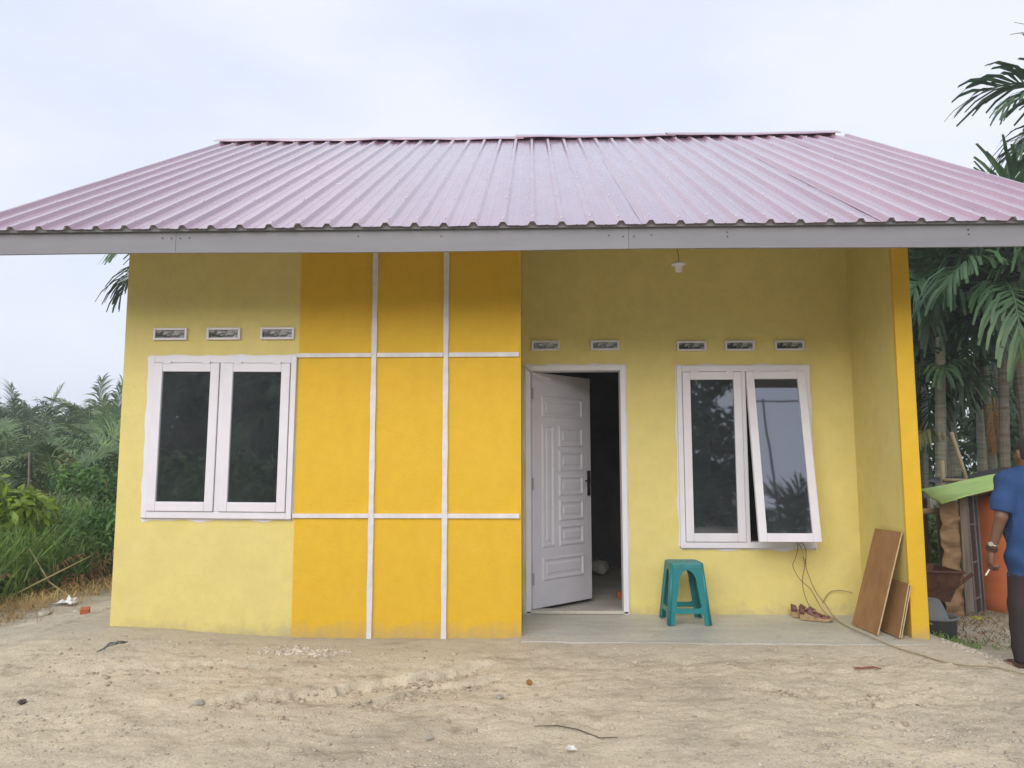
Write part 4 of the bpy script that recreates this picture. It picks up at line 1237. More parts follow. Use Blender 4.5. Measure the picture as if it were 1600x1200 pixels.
SH = 0.47
stool = empty('plastic_stool', (1.205, 6.33, 0.003), R(2))
tag(stool, 'teal green plastic stool on the porch below the right window', 'stool')
tb, tt, bt = 0.168, 0.122, 0.168
out = [(-tb, 0), (-tb + 0.052, 0), (-tb + 0.058, 0.085), (tb - 0.058, 0.085), (tb - 0.052, 0), (tb, 0), (tt, SH - 0.006), (-tt, SH - 0.006)]
hole = []
for i in range(19):
    t = math.pi * i / 18
    hole.append((0.070 * math.cos(t), 0.30 + 0.115 * math.sin(t)))
hole += [(-0.098, 0.135), (-0.085, 0.125), (0.085, 0.125), (0.098, 0.135)]
ang = math.atan2(tb - tt, SH)
for k in range(4):
    g = curve_plate('side', [out, hole], 0.010)
    g.xf(Matrix.Rotation(k * math.pi / 2, 4, 'Z') @ Matrix.Translation((0, -tb + 0.004, 0)) @ Matrix.Rotation(-ang, 4, 'X'))
    o = g.obj('leg_frame', MT['teal'], stool, local=True, bevel=0.002)
# rounded leg corners
for sx in (-1, 1):
    for sy in (-1, 1):
        g = G(); g.tube([(sx * (tb - 0.008), sy * (tb - 0.008), 0.0), (sx * (tt - 0.006), sy * (tt - 0.006), SH - 0.01)], [0.0145, 0.0125], 10)
        g.obj('leg', MT['teal'], stool, local=True, smooth=True)
# seat: rounded square with a raised rim and a grip slot
def rsq(h, r, z, n=6):
    p = []
    for cx, cy, a0 in ((h - r, h - r, 0), (-h + r, h - r, 90), (-h + r, -h + r, 180), (h - r, -h + r, 270)):
        for i in range(n + 1):
            a = R(a0 + 90 * i / n); p.append((cx + r * math.cos(a), cy + r * math.sin(a), z))
    return p
rings = [(0.130, 0.03, SH - 0.045), (0.132, 0.03, SH - 0.012), (0.128, 0.03, SH - 0.002), (0.120, 0.028, SH), (0.108, 0.025, SH - 0.004), (0.03, 0.012, SH - 0.004), (0.022, 0.01, SH - 0.02)]
g = G(); v = []; f = []
for h, r, z in rings: v += rsq(h, r, z)
nn = 28
for i in range(len(rings) - 1):
    for k in range(nn): f.append((i * nn + k, i * nn + (k + 1) % nn, (i + 1) * nn + (k + 1) % nn, (i + 1) * nn + k))
f.append(tuple((len(rings) - 1) * nn + k for k in range(nn)))
g.add(v, f); g.obj('seat', MT['teal_top'], stool, local=True, smooth=False)

# ------------------------------------------------------------------ plywood boards against the wing
def board(name, foot_near, foot_far, top_near, top_far, th, label, parent=None):
    a, b, c, d = map(Vector, (foot_near, foot_far, top_far, top_near))
    n = (b - a).cross(d - a).normalized()
    if n.x > 0: n = -n
    g = G(); v = [a, b, c, d, a - n * th, b - n * th, c - n * th, d - n * th]
    g.add(v, [(0, 1, 2, 3), (7, 6, 5, 4)], 0); g.add(v, [(0, 3, 7, 4), (1, 5, 6, 2), (3, 2, 6, 7), (0, 4, 5, 1)], 1)
    o = g.obj(name, [MT['ply'], MT['ply_edge']])
    bm = bmesh.new(); bm.from_mesh(o.data); bmesh.ops.remove_doubles(bm, verts=bm.verts, dist=1e-5); bmesh.ops.recalc_face_normals(bm, faces=bm.faces); bm.to_mesh(o.data); bm.free()
    return tag(o, label, 'board', 'plywood offcuts leaning on the wing wall')
board('plywood_board', (2.505, 5.84, 0.006), (2.475, 6.22, 0.006), (2.715, 5.83, 0.745), (2.700, 6.24, 0.742), 0.010, 'tall brown plywood board leaning on the porch wing wall')
board('plywood_board', (2.618, 5.748, 0.004), (2.605, 6.12, 0.004), (2.706, 5.745, 0.385), (2.706, 6.12, 0.385), 0.008, 'front one of the two short plywood pieces beside the golden post')
board('plywood_board', (2.634, 5.752, 0.004), (2.621, 6.11, 0.004), (2.722, 5.752, 0.372), (2.722, 6.11, 0.372), 0.008, 'rear one of the two short plywood pieces, edge showing by the golden post')

# ------------------------------------------------------------------ sandals
MT['sole'] = M('tan_foam_sole', (0.42, 0.29, 0.15), (0.33, 0.22, 0.11), 20, 0.8)
MT['strap'] = M('maroon_leather', (0.20, 0.085, 0.07), (0.13, 0.055, 0.048), 20, 0.55)
def sandal(loc, rz, label, tip=0.0):
    root = empty('sandal', loc, rz); root.rotation_euler = (0, tip, rz)
    L = 0.255; n = 16; g = G(); v = []; f = []
    for i in range(n + 1):
        t = i / n; x = L * t
        w = 0.031 + 0.014 * math.sin(math.pi * min(1, t * 0.95 + 0.03)) + 0.008 * sst(0.45, 0.75, t) - 0.040 * max(0, t - 0.86) / 0.14 - 0.012 * max(0, 0.1 - t) / 0.1
        top = 0.055 - 0.036 * sst(0.15, 0.7, t) + 0.012 * max(0, t - 0.8) / 0.2
        bot = 0.0 + 0.014 * max(0, t - 0.82) / 0.18
        v += [(x, -w * 0.94, bot), (x, w * 0.94, bot), (x, w, top - 0.006), (x, w * 0.93, top), (x, -w * 0.93, top), (x, -w, top - 0.006)]
    for i in range(n):
        for k in range(6): f.append((i * 6 + k, i * 6 + (k + 1) % 6, (i + 1) * 6 + (k + 1) % 6, (i + 1) * 6 + k))
    f += [(5, 4, 3, 2, 1, 0), tuple(n * 6 + k for k in range(6))]
    g.add(v, f); g.obj('sole', MT['sole'], root, local=True, smooth=False)
    g = G(); v = []; f = []; NX, NA = 12, 12
    for j in range(NX + 1):
        t = j / NX; x = 0.055 + 0.165 * t
        w = 0.040 + 0.006 * math.sin(math.pi * t) - 0.010 * t ** 3
        h = 0.062 - 0.036 * t; zb = 0.050 - 0.034 * sst(0.0, 0.6, t)
        for i in range(NA + 1):
            a = math.pi * i / NA
            v.append((x + 0.012 * math.sin(a) * (1 - t), w * math.cos(a), zb - 0.006 + h * math.sin(a) ** 0.8 if 0 < i < NA else zb - 0.006))
    for j in range(NX):
        for i in range(NA):
            if j in (3, 7) and i in (2, 3, 4, 7, 8, 9): continue      # slots between the straps
            f.append((j * (NA + 1) + i, j * (NA + 1) + i + 1, (j + 1) * (NA + 1) + i + 1, (j + 1) * (NA + 1) + i))
    g.add(v, f); o = g.obj('upper', MT['strap'], root, local=True, smooth=True)
    o.modifiers.new('thickness', 'SOLIDIFY').thickness = 0.003
    g = G(); v = []; f = []
    for i in range(13):
        a = R(100 + 160 * i / 12)
        for z in (0.045, 0.105 - 0.02 * abs(i - 6) / 6): v.append((0.045 + 0.048 * math.cos(a), 0.036 * math.sin(a), z))
    for i in range(12): f.append((2 * i, 2 * i + 1, 2 * i + 3, 2 * i + 2))
    g.add(v, f); o = g.obj('heel_strap', MT['strap'], root, local=True, smooth=True); o.modifiers.new('thickness', 'SOLIDIFY').thickness = 0.005
    return tag(root, label, 'sandal', 'pair of sandals on the porch')
sandal((2.15, 6.43, 0.003), R(-22), 'brown strappy wedge sandal with tan sole, the nearer of the pair')
sandal((2.12, 6.535, 0.003), R(-14), 'brown wedge sandal mostly hidden behind the nearer one by the wall')

# ------------------------------------------------------------------ cables
MT['wire_dark'] = M('grey_brown_wire', (0.10, 0.085, 0.06), None, 10, 0.6)
MT['wire_tan'] = M('tan_cable', (0.36, 0.28, 0.15), (0.26, 0.20, 0.11), 10, 0.6)
def smooth_pts(P, k=6):
    P = [Vector(p) for p in P]; out = []
    for i in range(len(P) - 1):
        p0, p1, p2, p3 = P[max(i - 1, 0)], P[i], P[i + 1], P[min(i + 2, len(P) - 1)]
        for j in range(k):
            t = j / k
            out.append(0.5 * ((2 * p1) + (p2 - p0) * t + (2 * p0 - 5 * p1 + 4 * p2 - p3) * t * t + (3 * p1 - p0 - 3 * p2 + p3) * t ** 3))
    return out + [P[-1]]
g = G()
g.tube(smooth_pts([(2.19, 6.6, 0.60), (2.179, 6.5, 0.566), (2.155, 6.5, 0.478), (2.131, 6.5, 0.411), (2.184, 6.5, 0.308), (2.257, 6.48, 0.235), (2.295, 6.45, 0.153), (2.336, 6.42, 0.067), (2.40, 6.40, 0.010)]), 0.0028, 5)
tag(g.obj('cable', MT['wire_dark'], smooth=True), 'thin looping wire hanging out under the tilted window, leftmost strand', 'cable', 'wires below the tilted window')
g = G()
g.tube(smooth_pts([(2.23, 6.6, 0.60), (2.237, 6.5, 0.567), (2.238, 6.5, 0.463), (2.205, 6.5, 0.308), (2.205, 6.48, 0.209), (2.221, 6.42, 0.117), (2.26, 6.375, 0.085)]), 0.003, 5)
tag(g.obj('cable', MT['wire_dark'], smooth=True), 'dark wire hanging from the tilted window down to the sandal', 'cable', 'wires below the tilted window')
g = G()
g.tube(smooth_pts([(2.21, 6.6, 0.60), (2.205, 6.5, 0.561), (2.223, 6.5, 0.479), (2.256, 6.52, 0.357), (2.317, 6.52, 0.203), (2.391, 6.52, 0.101), (2.43, 6.5, 0.03), (2.415, 6.31, 0.008), (2.405, 6.03, 0.008), (2.42, 5.80, 0.008), (2.435, 5.66, 0.006),
                   (2.50, 5.52, gh(2.5, 5.52) + 0.012), (2.60, 5.40, gh(2.6, 5.4) + 0.012), (2.67, 5.26, gh(2.67, 5.26) + 0.012), (2.74, 5.12, gh(2.74, 5.12) + 0.012), (2.92, 5.11, gh(2.92, 5.11) + 0.012), (3.10, 5.09, gh(3.1, 5.09) + 0.012), (3.6, 5.2, gh(3.6, 5.2) + 0.012)]), 0.0042, 6)
tag(g.obj('cable', MT['wire_tan'], smooth=True), 'long tan cable running from the window across porch and dirt to the man', 'cable')
g = G(); g.tube(smooth_pts([(2.40, 6.61, 0.10), (2.46, 6.60, 0.19), (2.55, 6.59, 0.205), (2.63, 6.56, 0.19)]), 0.0035, 5)
tag(g.obj('cable', MT['wire_tan'], smooth=True), 'short arched wire on the wall beside the tall plywood board', 'cable')

# ------------------------------------------------------------------ hanging lamp holder
lamp = empty('hanging_lamp', (1.087, 5.62, 2.69))
tag(lamp, 'white plastic lamp holder hanging on a thin wire under the eave', 'lamp')
g = G(); g.lathe([(0.0, 0.062), (0.012, 0.062), (0.024, 0.052), (0.050, 0.040), (0.053, 0.032), (0.045, 0.026), (0.028, 0.018), (0.026, -0.02), (0.022, -0.024), (0.0, -0.022)], (0, 0, 0), 24)
g.obj('lamp_holder', MT['white'], lamp, local=True, smooth=True)
g = G(); g.tube(smooth_pts([(0.004, 0, 0.06), (0.0, 0, 0.12), (-0.022, 0, 0.22), (-0.02, 0, 0.46)]), 0.003, 5)
g.obj('wire', MT['wire_dark'], lamp, local=True)

# string tied at the top of the door frame
MT['string'] = M('pale_string', (0.62, 0.60, 0.56), None, 10, 0.8)
g = G(); g.tube(smooth_pts([(-0.075, 6.585, 2.115), (-0.02, 6.59, 2.05), (0.07, 6.62, 2.01), (0.155, 6.68, 1.985)]), 0.006, 6)
tag(g.obj('string', MT['string'], smooth=True), 'pale cord strung from the door frame corner across the door top', 'string')

# ------------------------------------------------------------------ signed-distance modelling for soft and living shapes
class SDF:
    def __init__(s, lo, hi, h):
        s.lo = np.array(lo, float); s.h = h
        s.n = np.ceil((np.array(hi) - s.lo) / h).astype(int) + 1
        s.D = np.full(tuple(s.n), 1.0)
    def _box(s, lo, hi, pad):
        a = np.maximum(0, np.floor((np.array(lo) - pad - s.lo) / s.h).astype(int)); b = np.minimum(s.n, np.ceil((np.array(hi) + pad - s.lo) / s.h).astype(int) + 1)
        ax = [s.lo[i] + s.h * np.arange(a[i], b[i]) for i in range(3)]
        X, Y, Z = np.meshgrid(*ax, indexing='ij')
        return tuple(slice(a[i], b[i]) for i in range(3)), X, Y, Z
    def _merge(s, sl, d, k):
        cur = s.D[sl]
        if k > 0:
            hh = np.clip(0.5 + 0.5 * (cur - d) / k, 0, 1)
            s.D[sl] = cur * (1 - hh) + d * hh - k * hh * (1 - hh)
        else: s.D[sl] = np.minimum(cur, d)
    def cone(s, a, b, ra, rb, k=0.02, sx=1.0, sy=1.0):
        a = np.array(a, float); b = np.array(b, float); rm = max(ra, rb) * max(sx, sy, 1)
        sl, X, Y, Z = s._box(np.minimum(a, b) - rm, np.maximum(a, b) + rm, k + 0.03)
        d = b - a; L2 = max((d * d).sum(), 1e-9)
        t = np.clip(((X - a[0]) * d[0] + (Y - a[1]) * d[1] + (Z - a[2]) * d[2]) / L2, 0, 1)
        r = ra + (rb - ra) * t
        dx = (X - a[0] - t * d[0]) / sx; dy = (Y - a[1] - t * d[1]) / sy; dz = Z - a[2] - t * d[2]
        s._merge(sl, (np.sqrt(dx * dx + dy * dy + dz * dz) - r) * min(sx, sy, 1), k)
        return s
    def ell(s, c, r, k=0.02):
        c = np.array(c, float); r = np.array(r, float)
        sl, X, Y, Z = s._box(c - r, c + r, k + 0.03)
        q = np.sqrt(((X - c[0]) / r[0]) ** 2 + ((Y - c[1]) / r[1]) ** 2 + ((Z - c[2]) / r[2]) ** 2)
        s._merge(sl, (q - 1) * r.min(), k)
        return s
    def grid(s):
        return np.meshgrid(*[s.lo[i] + s.h * np.arange(s.n[i]) for i in range(3)], indexing='ij')
    def nets(s):
        D = s.D; nx, ny, nz_ = D.shape
        cs_ = (nx - 1, ny - 1, nz_ - 1)
        sm = np.zeros(cs_ + (3,)); ct = np.zeros(cs_)
        cor = [(i, j, k) for i in (0, 1) for j in (0, 1) for k in (0, 1)]
        def cut(c): return D[c[0]:c[0] + nx - 1, c[1]:c[1] + ny - 1, c[2]:c[2] + nz_ - 1]
        for a in cor:
            for b in cor:
                if sum(abs(p - q) for p, q in zip(a, b)) != 1 or a > b: continue
                da, db = cut(a), cut(b); m = (da < 0) != (db < 0)
                t = np.where(m, da / np.where(m, da - db, 1), 0)
                for q in range(3): sm[..., q] += np.where(m, a[q] + t * (b[q] - a[q]), 0)
                ct += m
        act = ct > 0
        idx = np.full(cs_, -1); idx[act] = np.arange(act.sum())
        I = np.argwhere(act)
        V = s.lo + s.h * (I + sm[act] / ct[act][:, None])
        F = []
        sg = D < 0
        for ax in range(3):
            sl0 = [slice(1, -1)] * 3; sl1 = [slice(1, -1)] * 3
            sl0[ax] = slice(0, -1); sl1[ax] = slice(1, None)
            m = sg[tuple(sl0)] != sg[tuple(sl1)]
            E_ = np.argwhere(m)
            off = [1, 1, 1]; off[ax] = 0
            E_ = E_ + np.array(off)
            u, w = (ax + 1) % 3, (ax + 2) % 3
            du = np.zeros(3, int); du[u] = 1; dw = np.zeros(3, int); dw[w] = 1
            q = np.stack([idx[tuple((E_ - du - dw).T)], idx[tuple((E_ - dw).T)], idx[tuple(E_.T)], idx[tuple((E_ - du).T)]], -1)
            ins = sg[tuple(E_.T)]
            q[~ins] = q[~ins][:, ::-1]
            F.append(q)
        F = np.concatenate(F); F = F[(F >= 0).all(1)]
        return V, F

# ------------------------------------------------------------------ the man at the right edge, seen from behind
MT['skin'] = M('brown_skin', (0.20, 0.105, 0.065), (0.15, 0.075, 0.047), 9, 0.5, 0.1, 80, 0.001)
MT['hair'] = M('short_black_hair', (0.035, 0.030, 0.028), (0.018, 0.016, 0.015), 60, 0.75, 0.8, 180, 0.004)
MT['shirt'] = M('blue_cotton_shirt', (0.022, 0.068, 0.20), (0.015, 0.050, 0.15), 5, 0.85, 0.5, 260, 0.002)
MT['trousers'] = M('dark_maroon_trousers', (0.040, 0.027, 0.031), (0.026, 0.018, 0.021), 6, 0.85, 0.4, 200, 0.002)
MX, MY = 3.52, 5.58
MZ = gh(MX - 0.1, MY)
man = empty('person', (MX, MY, MZ)); man.scale = (0.965, 0.965, 0.965)
tag(man, 'man in blue shirt and dark trousers standing with back turned, cigarette in hand', 'person')
b = SDF((-0.42, -0.28, 0.0), (0.42, 0.34, 1.70), 0.007)
b.ell((0, 0.015, 1.555), (0.074, 0.096, 0.112), 0).ell((0, 0.045, 1.50), (0.058, 0.07, 0.062), 0.03)
b.cone((0, 0.105, 1.555), (0, 0.122, 1.522), 0.010, 0.017, 0.012)                  # nose
b.ell((0, 0.098, 1.475), (0.026, 0.014, 0.010), 0.008)                              # mouth
for sx in (-1, 1):
    b.ell((sx * 0.030, 0.093, 1.563), (0.016, 0.010, 0.010), 0.006)                 # brow and eye
    b.ell((sx * 0.078, 0.005, 1.540), (0.010, 0.020, 0.034), 0.006)                 # ear
b.cone((0, -0.012, 1.38), (0, 0.0, 1.50), 0.062, 0.054, 0.03)
b.cone((-0.13, -0.01, 1.365), (0.13, -0.01, 1.365), 0.062, 0.062, 0.05)
b.cone((0, 0.0, 1.30), (0, 0.01, 0.95), 0.125, 0.115, 0.05, 1.25, 0.82)
b.cone((0, 0.0, 0.95), (0, -0.01, 0.80), 0.125, 0.125, 0.05, 1.22, 0.9)
# legs and feet: the left foot is turned outwards
for sx, an, kn, hp, toe in ((-1, (-0.125, -0.02, 0.075), (-0.125, 0.01, 0.45), (-0.09, 0, 0.80), (-0.245, 0.055, 0.035)), (1, (0.10, 0.02, 0.075), (0.105, 0.03, 0.45), (0.09, 0, 0.80), (0.16, 0.21, 0.035))):
    b.cone(hp, kn, 0.085, 0.056, 0.03).cone(kn, an, 0.052, 0.036, 0.02)
    heel = (an[0] + (an[0] - toe[0]) * 0.22, an[1] + (an[1] - toe[1]) * 0.22, 0.045)
    b.cone(heel, toe, 0.034, 0.024, 0.02)
    d = Vector((toe[0] - an[0], toe[1] - an[1], 0)).normalized(); pr = Vector((-d.y, d.x, 0))
    for q in range(5):
        o_ = (q - 2) * 0.016
        base = Vector(toe) + pr * o_ - d * 0.02; tip = base + d * (0.052 - 0.006 * abs(q - (1 if sx < 0 else 3))); tip.z = 0.027
        b.cone(base, tip, 0.011, 0.009, 0.006)
# arms
WRL = (-0.292, 0.045, 0.835)
b.cone((-0.185, -0.01, 1.355), (-0.252, -0.035, 1.09), 0.056, 0.043, 0.03).cone((-0.252, -0.035, 1.09), WRL, 0.043, 0.027, 0.015)
b.cone((0.185, -0.01, 1.355), (0.25, -0.03, 1.09), 0.056, 0.043, 0.03).cone((0.25, -0.03, 1.09), (0.27, 0.13, 0.87), 0.043, 0.027, 0.015)
# left hand: palm faces the thigh, fingers curled, cigarette between first and second
w = Vector(WRL); dn = Vector((-0.10, 0.12, -1)).normalized(); fw = Vector((0.15, 1, 0.1)).normalized(); inn = Vector((1, -0.1, 0.05)).normalized()
b.cone(w, w + dn * 0.045, 0.026, 0.027, 0.012, 0.75, 1.15)
b.cone(w + dn * 0.03 + fw * 0.012, w + dn * 0.080 + fw * 0.018, 0.021, 0.020, 0.012).cone(w + dn * 0.03 - fw * 0.014, w + dn * 0.076 - fw * 0.020, 0.021, 0.019, 0.012)
FT = []
for q in range(4):
    kb = w + dn * (0.088 - 0.004 * abs(q - 1)) + fw * (0.032 - 0.0205 * q) - inn * 0.004
    ln = (0.040, 0.044, 0.041, 0.032)[q]
    cur = (0.35, 0.55, 0.8, 0.95)[q]
    p1 = kb + (dn * (1 - 0.25 * cur) + inn * 0.55 * cur - fw * 0.1).normalized() * ln
    p2 = p1 + (dn * (1 - 1.1 * cur) + inn * 1.0).normalized() * ln * 0.72
    p3 = p2 + (dn * (0.5 - 1.3 * cur) + inn * 0.8).normalized() * ln * 0.55
    b.cone(kb, p1, 0.0096, 0.0088, 0.006).cone(p1, p2, 0.0088, 0.0080, 0.003).cone(p2, p3, 0.0080, 0.0068, 0.003)
    FT.append((kb, p1, p2, p3))
t0 = w + dn * 0.03 + fw * 0.028 + inn * 0.008
t1 = t0 + (dn * 0.7 + fw * 0.55 + inn * 0.35).normalized() * 0.042; t2 = t1 + (dn * 1.0 + inn * 0.4).normalized() * 0.030
b.cone(t0, t1, 0.012, 0.0105, 0.008).cone(t1, t2, 0.0105, 0.008, 0.003)
# right hand, simply relaxed
w2 = Vector((0.27, 0.13, 0.87)); d2 = Vector((0.02, 0.35, -1)).normalized(); f2 = Vector((-0.2, 1, 0.3)).normalized()
b.cone(w2, w2 + d2 * 0.08, 0.025, 0.025, 0.012, 0.8, 1.1)
for q in range(4):
    kb = w2 + d2 * 0.085 + f2 * (0.03 - 0.02 * q); p1 = kb + (d2 + Vector((-0.3, 0, 0))).normalized() * 0.04; p2 = p1 + (d2 + Vector((-0.9, 0, 0.1))).normalized() * 0.036
    b.cone(kb, p1, 0.0094, 0.0086, 0.005).cone(p1, p2, 0.0086, 0.007, 0.003)
b.cone(w2 + d2 * 0.03 + f2 * 0.03, w2 + d2 * 0.075 + f2 * 0.055, 0.012, 0.009, 0.006)
v, f = b.nets(); npobj('body', v, f, MT['skin'], man, smooth=True)
# cropped hair
hsd = SDF((-0.11, -0.11, 1.46), (0.11, 0.13, 1.69), 0.006)
hsd.ell((0, 0.008, 1.562), (0.0795, 0.099, 0.112), 0)
X, Y, Z = hsd.grid()
cutl = np.where(Y < 0.0, 1.485 + 0.02 * np.abs(X) / 0.08, 1.485 + 0.9 * np.clip(Y, 0, 0.1) + 0.55 * np.clip(np.abs(X) - 0.045, 0, 1) * (Y < 0.06))
ear = (np.abs(X) > 0.066) & (Y > -0.02) & (Y < 0.03) & (Z < 1.575)
hsd.D = np.maximum(hsd.D, cutl - Z); hsd.D = np.where(ear, np.maximum(hsd.D, 0.004), hsd.D)
v, f = hsd.nets(); npobj('hair', v, f, MT['hair'], man, smooth=True)
# loose T-shirt
t_ = SDF((-0.40, -0.24, 0.60), (0.40, 0.26, 1.50), 0.008)
t_.cone((0, 0.0, 1.29), (0, 0.01, 1.00), 0.150, 0.150, 0.05, 1.20, 0.84).cone((0, 0.01, 1.00), (0, 0.0, 0.60), 0.150, 0.176, 0.05, 1.19, 0.95)
t_.cone((-0.135, -0.01, 1.352), (0.135, -0.01, 1.352), 0.080, 0.080, 0.06).cone((-0.05, -0.01, 1.39), (0.05, -0.01, 1.39), 0.066, 0.066, 0.04)
for sx in (-1, 1): t_.cone((sx * 0.18, -0.012, 1.345), (sx * 0.262, -0.035, 1.07), 0.078, 0.078, 0.045)
X, Y, Z = t_.grid()
fold = 0.009 * np.sin(26 * X + 9 * Z + 3 * np.sin(9 * Z)) * sst(1.25, 0.85, Z) + 0.007 * np.sin(34 * Z + 18 * X + 5 * Y) * sst(0.12, 0.25, np.abs(X))
t_.D = t_.D + fold
hem = 0.665 + 0.008 * np.sin(9 * X) + 0.01 * (Y < 0)
slv = (np.abs(X) > 0.205) | ((np.abs(X) > 0.19) & (Z > 1.0) & (Z < 1.13))
t_.D = np.maximum(t_.D, hem - Z)
# sleeve end just above the elbow, cut square to the arm
sn = (1.125 - Z) + 0.25 * (np.abs(X) - 0.24)
arm_zone = (np.abs(X) > 0.198) & (Z > 0.93)
t_.D = np.where(arm_zone, np.maximum(t_.D, sn), t_.D)
t_.D = np.maximum(t_.D, -(np.sqrt(X ** 2 + (Y - 0.01) ** 2 + ((Z - 1.50)) ** 2) - 0.085))
v, f = t_.nets(); npobj('shirt', v, f, MT['shirt'], man, smooth=True)
# trousers
p_ = SDF((-0.30, -0.24, 0.03), (0.30, 0.24, 1.0), 0.009)
p_.cone((0, 0.0, 0.93), (0, -0.005, 0.80), 0.125, 0.132, 0.04, 1.15, 0.92)
for sx, an, kn in ((-1, (-0.128, -0.015, 0.03), (-0.118, 0.01, 0.46)), (1, (0.11, 0.02, 0.03), (0.11, 0.03, 0.46))):
    p_.cone((sx * 0.088, 0, 0.78), kn, 0.102, 0.092, 0.03).cone(kn, an, 0.092, 0.080, 0.02)
X, Y, Z = p_.grid()
p_.D = p_.D + 0.004 * np.sin(40 * Z + 14 * X + 4 * np.sin(8 * Y)) * sst(0.5, 0.1, Z) + 0.003 * np.sin(22 * X + 12 * Z)
p_.D = np.maximum(np.maximum(p_.D, 0.062 - Z), Z - 0.685)
v, f = p_.nets(); npobj('trousers', v, f, MT['trousers'], man, smooth=True)
# sandals on his feet
MT['flip'] = M('brown_rubber', (0.075, 0.045, 0.03), (0.05, 0.03, 0.022), 20, 0.7)
for an, toe in (((-0.125, -0.02), (-0.245, 0.055)), ((0.10, 0.02), (0.16, 0.21))):
    d = Vector((toe[0] - an[0], toe[1] - an[1], 0)).normalized(); pr = Vector((-d.y, d.x, 0)); c0 = Vector((an[0], an[1], 0)) - d * 0.075
    Ls = (Vector((*toe, 0)) - c0).length + 0.055
    g = G(); v = []; f = []; n = 14
    for i in range(n + 1):
        t = i / n; ww = 0.036 + 0.012 * sst(0.4, 0.75, t) - 0.034 * max(0, t - 0.85) / 0.15 - 0.018 * max(0, 0.12 - t) / 0.12
        c = c0 + d * Ls * t
        for sgn, z in ((-1, -0.012), (1, -0.012), (1, 0.016), (-1, 0.016)): v.append(c + pr * ww * sgn + Vector((0, 0, z)))
    for i in range(n):
        for k in range(4): f.append((i * 4 + k, i * 4 + (k + 1) % 4, (i + 1) * 4 + (k + 1) % 4, (i + 1) * 4 + k))
    f += [(3, 2, 1, 0), tuple(n * 4 + k for k in range(4))]
    g.add(v, f)
    for sgn in (-1, 1):
        g.tube(smooth_pts([c0 + d * Ls * 0.42 + pr * 0.046 * sgn + Vector((0, 0, 0.01)), c0 + d * Ls * 0.55 + pr * 0.036 * sgn + Vector((0, 0, 0.055)), c0 + d * Ls * 0.74 + Vector((0, 0, 0.058)), c0 + d * Ls * 0.78 + Vector((0, 0, 0.02))]), 0.0075, 6)
    g.obj('flip_flop', MT['flip'], man, local=True)
# bead bracelet and watch on the left wrist
MT['bead'] = M('dark_wooden_beads', (0.06, 0.03, 0.02), None, 10, 0.35)
MT['watch'] = M('pale_metal_watch', (0.65, 0.60, 0.48), None, 10, 0.3, metal=0.8)
g = G()
axd = (Vector(WRL) - Vector((-0.252, -0.035, 1.09))).normalized(); e1 = axd.orthogonal().normalized(); e2 = axd.cross(e1)
for rowz in (0.012, 0.028):
    for i in range(15):
        a = 2 * math.pi * i / 15; c = Vector(WRL) - axd * rowz + (e1 * math.cos(a) + e2 * math.sin(a)) * 0.033
        g.lathe([(0.0, -0.007), (0.005, -0.005), (0.007, 0), (0.005, 0.005), (0.0, 0.007)], c, 7)
g.obj('bead_bracelet', MT['bead'], man, local=True, smooth=True)
g = G(); c = Vector(WRL) - axd * 0.055
ring = [c + (e1 * math.cos(2 * math.pi * i / 16) + e2 * math.sin(2 * math.pi * i / 16)) * 0.031 for i in range(17)]
g.tube(ring, 0.005, 6, cap=False)
wc = c + Vector((-0.75, -0.6, 0.1)).normalized() * 0.033
g.tube([wc, wc + Vector((-0.75, -0.6, 0.1)).normalized() * 0.008], 0.016, 12)
g.obj('watch', MT['watch'], man, local=True)
# cigarette held between the fingers: a thing of its own
MT['cig'] = M('cigarette_paper', (0.85, 0.83, 0.80), (0.78, 0.75, 0.70), 30, 0.8)
base = (FT[0][1] + FT[1][1]) / 2 * 0.965 + Vector((MX, MY, MZ)) + Vector((0.004, 0, -0.004))
dd = Vector((-0.62, -0.1, -0.78)).normalized()
g = G(); g.tube([base - dd * 0.02, base + dd * 0.062], 0.0052, 8)
tag(g.obj('cigarette', MT['cig']), 'white cigarette between the fingers of the man', 'cigarette')

# ------------------------------------------------------------------ lean-to shed, tank and yard things on the right
def corr_sheet(P1, P2, P3, P4, nwave, amp, name, mats, parent, rows=6):
    """corrugated sheet: eave P1->P2, ridges run towards P4->P3"""
    P1, P2, P3, P4 = map(Vector, (P1, P2, P3, P4)); n = nwave * 6
    nrm = (P2 - P1).cross(P4 - P1).normalized()
    if nrm.z < 0: nrm = -nrm
    v = []; f = []
    for r in range(rows + 1):
        a = P1.lerp(P4, r / rows); b_ = P2.lerp(P3, r / rows)
        for i in range(n + 1):
            v.append(a.lerp(b_, i / n) + nrm * amp * math.sin(2 * math.pi * i / 6) + Vector((0, 0, 0.008 * math.sin(r * 1.7 + i * 0.12))))
    for r in range(rows):
        for i in range(n): f.append((r * (n + 1) + i, r * (n + 1) + i + 1, (r + 1) * (n + 1) + i + 1, (r + 1) * (n + 1) + i))
    o = G().add(v, f).obj(name, mats, parent, smooth=True)
    o.modifiers.new('thickness', 'SOLIDIFY').thickness = 0.002
    return o
MT['green_sheet'] = M('pale_green_sheet', (0.42, 0.60, 0.20), (0.33, 0.50, 0.16), 4, 0.45, 0.1, 30)
MT['sack'] = M('brown_sacking', (0.36, 0.235, 0.125), (0.24, 0.145, 0.075), 9, 0.9, 0.6, 26, 0.01, stretch=(1, 1, 3))
MT['grey_wood'] = M('weathered_wood', (0.24, 0.20, 0.165), (0.13, 0.105, 0.085), 4, 0.9, 0.5, 20, 0.006, stretch=(6, 6, 0.6))
MT['tarp'] = M('black_tarpaulin', (0.025, 0.026, 0.028), (0.04, 0.04, 0.042), 5, 0.5, 0.4, 10, 0.01)
